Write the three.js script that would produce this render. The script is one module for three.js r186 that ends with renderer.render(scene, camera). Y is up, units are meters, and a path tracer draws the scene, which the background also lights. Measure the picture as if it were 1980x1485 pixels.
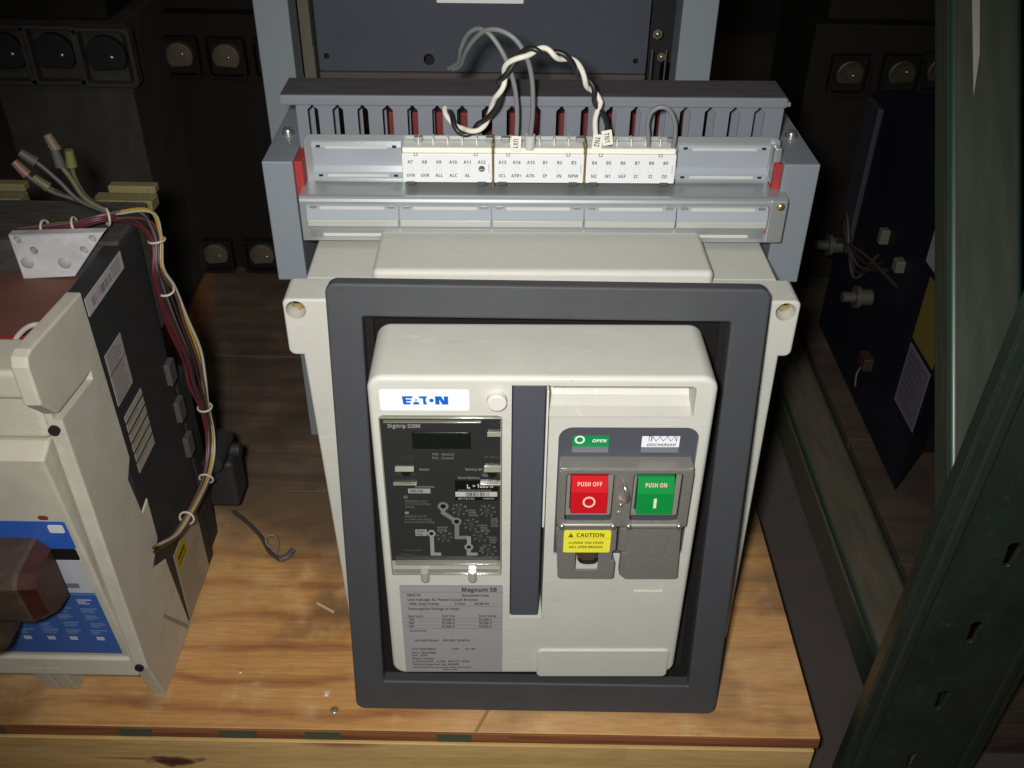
import * as THREE from 'three';
import { RoundedBoxGeometry } from 'three/addons/geometries/RoundedBoxGeometry.js';
import { ConvexGeometry } from 'three/addons/geometries/ConvexGeometry.js';
import { mergeGeometries } from 'three/addons/utils/BufferGeometryUtils.js';
import { Brush, Evaluator, SUBTRACTION } from 'three-bvh-csg';
import { ImprovedNoise } from 'three/addons/math/ImprovedNoise.js';

// ---------------------------------------------------------------- camera, light, exposure
const scene = new THREE.Scene();
scene.background = new THREE.Color(0.022, 0.022, 0.023);
const camera = new THREE.PerspectiveCamera(42.92, 4 / 3, 0.05, 20);
camera.rotation.order = 'YXZ';
camera.position.set(0, 0.81, 0);
camera.rotation.set(THREE.MathUtils.degToRad(-35.4), THREE.MathUtils.degToRad(0.2), THREE.MathUtils.degToRad(0.85));
scene.add(camera);
// the camera's flash, a hand's width left of and above the lens
const flash = new THREE.SpotLight(new THREE.Color(1, 0.98, 0.94), 2.95, 0, 0.72, 1, 2);
flash.position.set(-0.045, 0.845, 0.01);
flash.target.position.set(0.0, 0.30, -0.70);
flash.castShadow = true; flash.shadow.radius = 1.2; flash.shadow.mapSize.set(2048, 2048);
flash.shadow.camera.near = 0.05; flash.shadow.camera.far = 6; flash.shadow.bias = -0.0005;
scene.add(flash, flash.target);
// added unseen warm fill, high in front, lifting pallet front and top faces
const warmFill = new THREE.PointLight(new THREE.Color(1, 0.86, 0.66), 0.8, 0, 2);
warmFill.position.set(-0.5, 2.1, 0.9); warmFill.castShadow = true; warmFill.shadow.radius = 12; scene.add(warmFill);
const renderer = new THREE.WebGLRenderer({ antialias: true });
renderer.setSize(1024, 768);
renderer.toneMapping = THREE.LinearToneMapping;
renderer.toneMappingExposure = 1;
renderer.shadowMap.enabled = true;

// ---------------------------------------------------------------- helpers
let seed = 20417;
const rnd = () => { seed = (seed * 1664525 + 1013904223) >>> 0; return seed / 4294967296; };
const noise = new ImprovedNoise();
const V = (x, y, z) => new THREE.Vector3(x, y, z);
const used = {};
function numbered(name) { used[name] = (used[name] || 0) + 1; return used[name] === 1 ? name : name + '_' + String(used[name] - 1).padStart(3, '0'); }
function flat(g) { let q = g.index ? g.toNonIndexed() : g; for (const k of Object.keys(q.attributes)) if (!['position', 'normal', 'uv'].includes(k)) q.deleteAttribute(k); return q; }
function merged(gs) { gs = Array.isArray(gs) ? gs : [gs]; return gs.length === 1 ? gs[0] : mergeGeometries(gs.map(flat)); }
function part(name, gs, m, parent, label) {
  const o = new THREE.Mesh(merged(gs), m); o.name = name; o.castShadow = o.receiveShadow = true;
  if (label) o.userData.label = label; parent.add(o); return o;
}
function thing(name, label, category, p = [0, 0, 0], turn = 0, group) {
  const o = new THREE.Group(); o.name = numbered(name); o.position.set(...p); o.rotation.y = turn;
  o.userData = { label, category }; if (group) o.userData.group = group; scene.add(o); return o;
}
function struct(name, gs, m) { const o = part(name, gs, m, scene); o.userData.kind = 'structure'; return o; }
// box from its six limits, with rounded edges
function bx(x0, x1, y0, y1, z0, z1, r = 0.001, s = 2) {
  const w = x1 - x0, h = y1 - y0, d = z1 - z0; r = Math.min(r, w * 0.49, h * 0.49, d * 0.49);
  const g = r > 0 ? new RoundedBoxGeometry(w, h, d, s, r) : new THREE.BoxGeometry(w, h, d);
  g.translate((x0 + x1) / 2, (y0 + y1) / 2, (z0 + z1) / 2); return g;
}
function rr(x0, x1, y0, y1, r, P = THREE.Shape) {
  const R = Array.isArray(r) ? r : [r, r, r, r], s = new P();   // top-left, top-right, bottom-right, bottom-left
  s.moveTo(x0 + R[3], y0); s.lineTo(x1 - R[2], y0); if (R[2]) s.absarc(x1 - R[2], y0 + R[2], R[2], -Math.PI / 2, 0);
  s.lineTo(x1, y1 - R[1]); if (R[1]) s.absarc(x1 - R[1], y1 - R[1], R[1], 0, Math.PI / 2);
  s.lineTo(x0 + R[0], y1); if (R[0]) s.absarc(x0 + R[0], y1 - R[0], R[0], Math.PI / 2, Math.PI);
  s.lineTo(x0, y0 + R[3]); if (R[3]) s.absarc(x0 + R[3], y0 + R[3], R[3], Math.PI, Math.PI * 1.5);
  return s;
}
const hole = (...a) => rr(...a, THREE.Path);
function disc(x, y, r) { const p = new THREE.Path(); p.absarc(x, y, r, 0, Math.PI * 2); return p; }
function poly(pts) { const s = new THREE.Shape(); pts.forEach(([a, b], i) => i ? s.lineTo(a, b) : s.moveTo(a, b)); s.closePath(); return s; }
// shape in x, y pushed from z0 to z1
function ext(shape, z0, z1, b = 0, segs = 3) {
  const g = new THREE.ExtrudeGeometry(shape, { depth: z1 - z0 - 2 * b, bevelEnabled: b > 0, bevelSize: b, bevelThickness: b, bevelOffset: -b, bevelSegments: segs, curveSegments: 10 });
  g.translate(0, 0, z0 + b); return g;
}
// side profile [z, y] pushed along x
function prof(pts, x0, x1, b = 0, segs = 3) {
  const g = ext(poly(pts.map(([z, y]) => [-z, y])), -x1, -x0, b, segs); // shape x = -z
  g.rotateY(Math.PI / 2); g.scale(1, 1, 1); // x_shape -> -z ; z -> x
  g.translate(x0 + x1, 0, 0); return g;
}
function cyl(r, h, at, axis = 'y', r2 = r, n = 24) {
  const g = new THREE.CylinderGeometry(r2, r, h, n); if (axis === 'z') g.rotateX(Math.PI / 2); if (axis === 'x') g.rotateZ(-Math.PI / 2);
  g.translate(...at); return g;
}
function dome(r, squash, at, axis = 'z') { const g = new THREE.SphereGeometry(r, 20, 10, 0, Math.PI * 2, 0, Math.PI / 2); g.scale(1, squash, 1); if (axis === 'z') g.rotateX(Math.PI / 2); if (axis === 'x') g.rotateZ(-Math.PI / 2); g.translate(...at); return g; }
function curve(pts) { return new THREE.CatmullRomCurve3(pts.map(p => V(...p)), false, 'centripetal'); }
function tube(pts, r, n = 60, rad = 8) { return new THREE.TubeGeometry(pts.getPoint ? pts : curve(pts), n, r, rad); }
// cuts straight pockets [shape, z0, z1] out of a solid
const csg = new Evaluator(); csg.useGroups = false; csg.attributes = ['position', 'normal', 'uv'];
function carve(g, cuts) {
  let a = new Brush(flat(g)); a.updateMatrixWorld();
  for (const [sh, z0, z1] of cuts) { const b = new Brush(flat(sh.isBufferGeometry ? sh : ext(sh, z0, z1))); b.updateMatrixWorld(); a = csg.evaluate(a, b, SUBTRACTION); }
  return a.geometry;
}
// flat sticker: thin rounded sheet with its print on the front, in the x-y plane
function sheet(x0, x1, y0, y1, z, r = 0.001, t = 0.0004) {
  const w = x1 - x0, h = y1 - y0, g = ext(rr(x0, x1, y0, y1, r), z, z + t), p = g.attributes.position, u = g.attributes.uv;
  for (let i = 0; i < p.count; i++) u.setXY(i, (p.getX(i) - x0) / w, (p.getY(i) - y0) / h);
  return g;
}
const lin = (r, g, b) => new THREE.Color().setRGB(r, g, b);
function mat(c, rough = 0.6, o = {}) { return new THREE.MeshPhysicalMaterial(Object.assign({ color: Array.isArray(c) ? lin(...c) : c, roughness: rough }, o)); }
function canvasTex(w, h, draw) {
  const c = document.createElement('canvas'); c.width = w; c.height = h; const g = c.getContext('2d'); draw(g, w, h);
  const t = new THREE.CanvasTexture(c); t.colorSpace = THREE.SRGBColorSpace; t.anisotropy = 8; return t;
}
function dataTex(w, h, f, srgb = true) {
  const d = new Uint8Array(w * h * 4);
  for (let j = 0; j < h; j++) for (let i = 0; i < w; i++) { const c = f(i, j), k = (j * w + i) * 4; d[k] = c[0]; d[k + 1] = c[1]; d[k + 2] = c[2]; d[k + 3] = 255; }
  const t = new THREE.DataTexture(d, w, h); t.magFilter = THREE.LinearFilter; t.minFilter = THREE.LinearMipmapLinearFilter; t.generateMipmaps = true;
  t.wrapS = t.wrapT = THREE.RepeatWrapping; if (srgb) t.colorSpace = THREE.SRGBColorSpace; t.needsUpdate = true; return t;
}
const mixc = (a, b, t) => { t = Math.max(0, Math.min(1, t)); return a.map((v, i) => v + (b[i] - v) * t); };
const clamp = v => Math.max(0, Math.min(255, v));
function fbm(x, y, z, n = 4) { let s = 0, a = 0.5; for (let i = 0; i < n; i++) { s += a * noise.noise(x, y, z); x *= 2.03; y *= 2.03; z += 7.1; a *= 0.5; } return s; }
function text(g, s, x, y, px, color, o = {}) {
  g.save(); g.translate(x, y); if (o.sx) g.scale(o.sx, 1); g.fillStyle = color; g.textAlign = o.align || 'center'; g.textBaseline = 'middle';
  g.font = (o.italic ? 'italic ' : '') + (o.bold ? 'bold ' : '') + px + 'px sans-serif'; g.fillText(s, 0, 0); g.restore();
}
// a grain texture: fine moulded plastic tooth
const tooth = dataTex(256, 256, (i, j) => { const v = 128 + 90 * noise.noise(i * 0.37, j * 0.37, 1.5) + 40 * (rnd() - 0.5); return [v, v, v].map(clamp); }, false);
tooth.repeat.set(14, 14);
const grime = (base, amp, sc, s) => dataTex(256, 256, (i, j) => { // tiles by blending its own edges
  const f = (a, b) => fbm(a * sc, b * sc, s), u = i / 256, v = j / 256;
  const n = (1 - u) * (1 - v) * f(i, j) + u * (1 - v) * f(i - 256, j) + (1 - u) * v * f(i, j - 256) + u * v * f(i - 256, j - 256);
  const k = 1 + amp * n + 0.05 * (rnd() - 0.5); return base.map(c => clamp(c * k)); });

// ---------------------------------------------------------------- materials
// worn moulding: faint clouds, a few darker smudges, fine light rubs
const scuffed = (base, dirtC = [150, 138, 116], k1 = 0.05) => { const t = dataTex(512, 512, (i, j) => {
  const w = (a, b, f) => { const u = i / 512, v = j / 512; return (1 - u) * (1 - v) * f(a, b) + u * (1 - v) * f(a - 512, b) + (1 - u) * v * f(a, b - 512) + u * v * f(a - 512, b - 512); };
  const n = w(i, j, (a, b) => fbm(a * 0.012, b * 0.012, 2.2)), m = w(i, j, (a, b) => fbm(a * 0.02, b * 0.05, 9.7)), q = w(i, j, (a, b) => noise.noise(a * 0.012 + b * 0.03, b * 0.16 - a * 0.05, 5));
  let c = base.map(v => v * (1 + k1 * 2 * n)); c = mixc(c, dirtC, Math.max(0, m * 1.6 - 0.30)); if (q > 0.42) c = c.map(v => v * 1.05);
  if (rnd() < 0.0007) c = c.map(v => v * 0.72);
  return c.map(v => clamp(v + 3 * (rnd() - 0.5))); }); t.repeat.set(4, 4); return t; };
const steelMap = grime([234, 233, 230], 0.16, 0.05, 4.7); steelMap.repeat.set(30, 30);
const M = {
  beige: mat([0.79, 0.79, 0.79], 0.55, { map: scuffed([216, 216, 206], [184, 176, 158], 0.025), bumpMap: tooth, bumpScale: 0.00005 }),
  slate: mat([0.066, 0.071, 0.089], 0.6, { bumpMap: tooth, bumpScale: 0.00008 }),
  bezel: mat([0.072, 0.075, 0.08], 0.62, { map: scuffed([218, 218, 222]), bumpMap: tooth, bumpScale: 0.00012 }),
  black: mat([0.011, 0.01, 0.0095], 0.75, { specularIntensity: 0.35 }),
  dark: mat([0.016, 0.016, 0.018], 0.75, { specularIntensity: 0.5 }),
  cassette: mat([0.2, 0.23, 0.255], 0.5, { bumpMap: tooth, bumpScale: 0.00004 }),
  duct: mat([0.165, 0.18, 0.21], 0.6),
  red: mat([0.34, 0.026, 0.026], 0.6),
  zinc: mat([0.42, 0.45, 0.455], 0.34, { metalness: 0.55 }),
  zincDark: mat([0.34, 0.36, 0.36], 0.4, { metalness: 0.6 }),
  holder: mat([0.33, 0.36, 0.4], 0.24, { clearcoat: 0.6, clearcoatRoughness: 0.12 }),
  strip: mat([0.52, 0.53, 0.5], 0.5),
  cream: mat([0.8, 0.79, 0.72], 0.45),
  steel: mat([0.31, 0.302, 0.28], 0.4, { metalness: 0.4, map: steelMap }),
  steelBright: mat([0.75, 0.73, 0.7], 0.2, { metalness: 0.9 }),
  brass: mat([0.5, 0.38, 0.17], 0.35, { metalness: 0.9 }),
  screw: mat([0.6, 0.6, 0.58], 0.25, { metalness: 0.9 }),
  clear: mat([0.95, 0.95, 0.95], 0.04, { transmission: 1, thickness: 0, ior: 1.45 }),
  clearEdge: mat([0.22, 0.22, 0.17], 0.12, { clearcoat: 1 }),
  wireGrey: mat([0.19, 0.2, 0.2], 0.5),
  wireWhite: mat([0.72, 0.7, 0.62], 0.5),
  wireBlack: mat([0.015, 0.015, 0.015], 0.4),
  oldWhite: mat([0.9, 0.9, 0.9], 0.6, { map: scuffed([206, 201, 184], [176, 156, 116], 0.06) }),
  oldBlack: mat([0.022, 0.022, 0.024], 0.6),
};
M.oldWhite.map.repeat.set(6, 6);

// ---------------------------------------------------------------- setting: floor, wall
struct('floor', bx(-3, 3, -0.16, -0.075, -3.2, 1.2, 0), mat([0.13, 0.115, 0.108], 0.9, { map: grime([200, 194, 190], 0.5, 0.03, 21) }));
struct('wall', bx(-3, 3, -0.075, 2.4, -3.3, -3.2, 0), mat([0.015, 0.014, 0.014], 0.9));

// ---------------------------------------------------------------- wood
function woodTex(w, h, pxPerM, s, tone) { // grain along u
  return dataTex(w, h, (i, j) => {
    const x = i / pxPerM, z = j / pxPerM;
    const warp = 0.05 * fbm(x * 2.2, z * 3.5, s) + 0.012 * fbm(x * 9, z * 9, s + 4, 2);
    const ring = Math.sin((z + warp) * 150 + 3 * noise.noise(x * 0.8, z * 4, s));
    const g = 0.5 + 0.5 * ring, fine = fbm(x * 8, z * 260, s + 2, 2), fleck = fbm(x * 40, z * 300, s + 3, 2);
    const dirtShade = fbm(x * 6, z * 7, s + 11), dirtShade2 = fbm(x * 26, z * 22, s + 17);  // blotch noise: real dirt, also breaks up the painted shade
    return tone(x, z, g, fine, fleck, dirtShade, dirtShade2);
  });
}
const pine = (x, z, g, fine, fleck, dirtShade, dirtShade2) => {
  let c = mixc([196, 146, 86], [150, 98, 56], 0.7 * Math.pow(g, 5) + 0.6 * fine + 0.08);
  c = mixc(c, [206, 166, 116], Math.max(0, 1.6 * noise.noise(x * 3.1, z * 5.2, 40)));
  c = mixc(c, [112, 80, 54], Math.max(0, dirtShade * 1.5 + dirtShade2 * 0.5 - 0.12));
  c = mixc(c, [214, 184, 142], Math.max(0, -dirtShade2 * 1.5 - 0.18));
  return c.map(v => clamp(v * (1 + 0.15 * fleck) * (rnd() < 0.004 ? 0.75 : 1)));
};
const board1 = woodTex(1500, 620, 1750, 3.1, (x, z, g, fine, fleck, dirtShade, dirtShade2) => {
  let c = pine(x, z, g, fine, fleck, dirtShade, dirtShade2);
  const zb = z;                                 // metres from the rear edge, where shade is painted in with grime
  c = mixc(c, [96, 78, 60], Math.min(0.92, Math.max(0, 1.16 - zb * 6.4 + dirtShade * 1.3 + 0.5 * dirtShade2)));
  const sm = Math.hypot((x - 0.19 - 0.35 * (z - 0.32)) / 0.05, (z - 0.305) / 0.022); c = mixc([120, 88, 66], c, 0.45 + sm + dirtShade2); // smudge near the front edge
  const ln = Math.abs((x - 0.535) + (z - 0.32) * 0.45); if (z > 0.29) c = mixc([104, 84, 62], c, 0.3 + ln / 0.004);
  return c;
});
const board2 = woodTex(1024, 512, 1100, 8.4, (x, z, g, fine, fleck, dirtShade, dirtShade2) => {  // rear boards: falling light painted as darker browns, mixed with dirt
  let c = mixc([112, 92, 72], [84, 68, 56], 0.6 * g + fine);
  c = mixc(c, [62, 50, 42], 0.35 + dirtShade * 1.3 + 0.6 * dirtShade2);
  // brighter orange strip: a lit gap painted into the shaded wood
  const d = Math.abs((x - 0.16) - (z - 0.10) * 0.16);
  return mixc(c, [160, 96, 48], (d < 0.05 ? 0.75 * (1 - d / 0.05) : 0) * (1 + dirtShade)).map(v => clamp(v * (1 + 0.1 * fleck)));
});
const edgeTex = woodTex(1024, 64, 1024, 5.7, (x, z, g, fine) => mixc([150, 92, 52], [104, 60, 34], 0.5 + 0.8 * Math.sin(z * 300) * 0.5 + fine * 1.6));
const lumberTex = woodTex(1400, 256, 1500, 12.7, (x, z, g, fine, fleck, dirtShade) => {
  let c = mixc([206, 172, 112], [180, 140, 84], 0.8 * fine + 0.35 * g + 0.3 * dirtShade);
  const k = Math.hypot((x - 0.492 - 0.5 * (z - 0.024)) / 0.026, (z - 0.024) / 0.009) + 0.9 * fbm(x * 60, z * 60, 30, 2); if (k < 1) c = mixc([78, 40, 32], c, Math.pow(Math.max(0, k), 3)); const kt = Math.hypot((x - 0.455) / 0.05, (z - 0.027) / 0.003); if (kt < 1) c = mixc([150, 92, 56], c, kt);
  const k2 = Math.hypot((x - 0.66) / 0.05, (z - 0.06) / 0.012); if (k2 < 1) c = mixc([120, 72, 44], c, k2);
  return c.map(v => clamp(v * (1 + 0.12 * fleck)));
});
// board lying in x-z with its own wood uv (metres, from x0 and z0)
function woodBoard(x0, x1, y0, y1, z0, z1, tex, px, front) {
  const g = bx(x0, x1, y0, y1, z0, z1, 0.0012, 1), p = g.attributes.position, n = g.attributes.normal, u = g.attributes.uv, W = tex.image.width / px, H = tex.image.height / px;
  for (let i = 0; i < p.count; i++) {
    const a = (p.getX(i) - x0) / W, up = Math.abs(n.getY(i)) > 0.7;
    u.setXY(i, a, up ? (p.getZ(i) - z0) / H : (p.getY(i) - y0) / H);
  }
  return g;
}
const PX = 0.297, PF = -0.566;
{
  const t = thing('wooden_pallet', 'pine pallet with stained deck darkened at the rear by painted shade, carrying the beige breaker and the old white one', 'pallet', [0, 0, 0]);
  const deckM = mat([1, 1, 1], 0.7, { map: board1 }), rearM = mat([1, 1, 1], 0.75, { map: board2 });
  const g1 = woodBoard(-0.56, PX, -0.0145, 0, -0.902, PF, board1, 1750); part('deck_board', g1, deckM, t, 'yellow front deck board with painted shade at its rear');
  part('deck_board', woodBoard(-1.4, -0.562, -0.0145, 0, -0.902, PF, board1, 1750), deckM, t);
  part('deck_board', woodBoard(-0.70, PX, -0.0145, -0.0006, -1.20, -0.9035, board2, 1100), rearM, t, 'dirty deck board darkened by painted shade behind the breaker');
  part('deck_board', woodBoard(-0.70, PX, -0.0145, -0.0012, -1.55, -1.2015, board2, 1100), rearM, t, 'dirty deck board darkened by painted shade at the rear');
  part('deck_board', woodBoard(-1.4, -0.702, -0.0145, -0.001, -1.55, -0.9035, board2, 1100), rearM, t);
  // the sawn front edge of the deck shows its plies
  const ge = bx(-1.4, PX - 0.0006, -0.0142, -0.0014, PF, PF + 0.0012, 0.0003, 1);
  { const p = ge.attributes.position, u = ge.attributes.uv; for (let i = 0; i < p.count; i++) u.setXY(i, p.getX(i), p.getY(i) * 16); }
  part('deck_edge', ge, mat([1, 1, 1], 0.8, { map: edgeTex }), t);
  const sm = mat([1, 1, 1], 0.7, { map: lumberTex });
  part('stringer', woodBoard(-0.82, PX - 0.004, -0.0735, -0.0148, PF - 0.036, PF + 0.004, lumberTex, 1500), sm, t);
  part('stringer', woodBoard(-0.82, PX - 0.004, -0.0735, -0.0148, -1.06, -1.02, lumberTex, 1500), sm, t);
  part('stringer', woodBoard(-0.82, PX - 0.004, -0.0735, -0.0148, -1.54, -1.50, lumberTex, 1500), sm, t);
  const green = mat([0.088, 0.1, 0.055], 0.8, { map: grime([235, 235, 225], 0.9, 0.08, 33) });
  for (const [a, b] of [[-0.3726, -0.3414], [-0.2776, -0.241], [-0.195, -0.161], [-0.0689, -0.0356], [-0.51, -0.4826]]) part('paint_mark', bx(a, b, -0.0138, -0.0018, PF + 0.0006, PF + 0.0016, 0.0002, 1), green, t);
}
{ // the pallet on the far side of the rack post
  const t = thing('wooden_pallet', 'brown pallet right of the green rack post under the navy breaker', 'pallet', [0, 0, 0]);
  const m2 = mat([0.5, 0.5, 0.5], 0.85, { map: board2 });
  for (const [a, b] of [[-0.80, -0.60], [-1.02, -0.805], [-1.25, -1.025], [-1.55, -1.255]]) part('deck_board', woodBoard(0.447, 1.35, -0.018, 0, a, b, board2, 1100), m2, t);
  part('stringer', bx(0.45, 1.35, -0.0745, -0.0185, -0.64, -0.604, 0.001), m2, t);
  part('stringer', bx(0.45, 1.35, -0.0745, -0.0185, -1.52, -1.48, 0.001), m2, t);
}

// ---------------------------------------------------------------- the rack frame between the two pallets
{
  const t = thing('rack_frame', 'dark green pallet rack frame with slotted post and diagonal brace at right', 'rack', [0.385, -0.075, -0.56]);
  const gt = dataTex(256, 512, (i, j) => { let c = [36, 50, 43].map(v => v * (1 + 0.5 * fbm(i * 0.03, j * 0.012, 5))); const s = fbm(i * 0.09, j * 0.07, 14) + 0.4 * fbm(i * 0.3, j * 0.05, 2, 2); c = mixc(c, [74, 74, 62], (s - 0.17) * 2.4); c = mixc(c, [58, 56, 47], 0.25 + Math.max(0, fbm(i * 0.012, j * 0.01, 8) * 1.2)); return c.map(clamp); });
  gt.repeat.set(3, 2);
  const green = mat([0.8, 0.8, 0.8], 0.42, { map: gt, clearcoat: 0.25, clearcoatRoughness: 0.35 });
  const post = new THREE.Group(); // lean follows the photographed post
  const W = 0.063, H0 = 0.0, H1 = 1.25, sh = poly([[-W, H0], [W, H0], [W, H1], [-W, H1]]);
  for (let y = 0.052; y < H1 - 0.06; y += 0.0925) for (const x of [0.001]) { // keyhole slots
    const p = new THREE.Path(); p.absarc(x, y + 0.007, 0.005, -0.6, Math.PI + 0.6); p.lineTo(x - 0.003, y - 0.011); p.absarc(x, y - 0.011, 0.003, Math.PI, Math.PI * 2); sh.holes.push(p);
  }
  const lean = g => { g.rotateZ(-0.035); return g; };
  const plate = part('post', [lean(ext(sh, -0.004, 0, 0.001)), lean(bx(-W - 0.001, -W + 0.003, H0, H1, -0.016, -0.002, 0.0012)), lean(bx(W - 0.003, W + 0.001, H0, H1, -0.016, -0.002, 0.0012)), lean(bx(-W + 0.008, -W + 0.018, H0, H1, -0.003, 0.004, 0.003)), lean(bx(W - 0.018, W - 0.008, H0, H1, -0.003, 0.004, 0.003))], green, t);
  // diagonal brace, a rolled box section
  const L = 0.70, bg = new RoundedBoxGeometry(0.062, L, 0.034, 4, 0.006);
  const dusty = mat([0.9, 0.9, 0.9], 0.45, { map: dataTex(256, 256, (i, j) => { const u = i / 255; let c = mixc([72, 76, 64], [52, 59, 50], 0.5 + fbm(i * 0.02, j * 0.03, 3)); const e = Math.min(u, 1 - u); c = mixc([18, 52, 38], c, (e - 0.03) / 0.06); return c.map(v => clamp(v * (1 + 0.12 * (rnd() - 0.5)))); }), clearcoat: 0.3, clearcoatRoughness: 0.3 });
  bg.rotateX(-0.655); bg.translate(0.006, 0.59, -0.2545); part('brace', bg, dusty, t);
  const sc = ext(poly([[-0.016, 0.28], [-0.005, 0.28], [-0.0065, -0.0], [-0.0115, -0.035]]), 0.0172, 0.0175); sc.rotateX(-0.655); sc.translate(0.006, 0.63, -0.285); part('pale_scuff', sc, mat([0.3, 0.28, 0.25], 0.7), t);
  const chips = []; for (let k = 0; k < 26; k++) { const s = -0.30 + k * 0.012 + 0.006 * rnd(); if (rnd() < 0.3) continue; chips.push(bx(-0.0255, -0.0248, s, s + 0.004 + 0.008 * rnd(), 0.004, 0.0055 + 0.002 * rnd(), 0.0002, 1)); }
  const cg = merged(chips); cg.rotateX(-0.655); cg.translate(0.006, 0.63, -0.285); part('chipped_paint', cg, mat([0.3, 0.36, 0.33], 0.6), t);
  // low strut running back under the brace
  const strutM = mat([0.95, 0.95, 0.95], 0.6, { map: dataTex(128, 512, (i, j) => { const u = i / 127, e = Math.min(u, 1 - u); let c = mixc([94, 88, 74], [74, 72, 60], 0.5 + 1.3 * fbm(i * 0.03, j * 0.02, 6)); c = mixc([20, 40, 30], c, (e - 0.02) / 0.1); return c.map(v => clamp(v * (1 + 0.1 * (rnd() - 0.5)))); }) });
  part('strut', bx(-0.008, 0.058, 0.018, 0.075, -1.05, -0.066, 0.006, 3), strutM, t);
}

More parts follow.
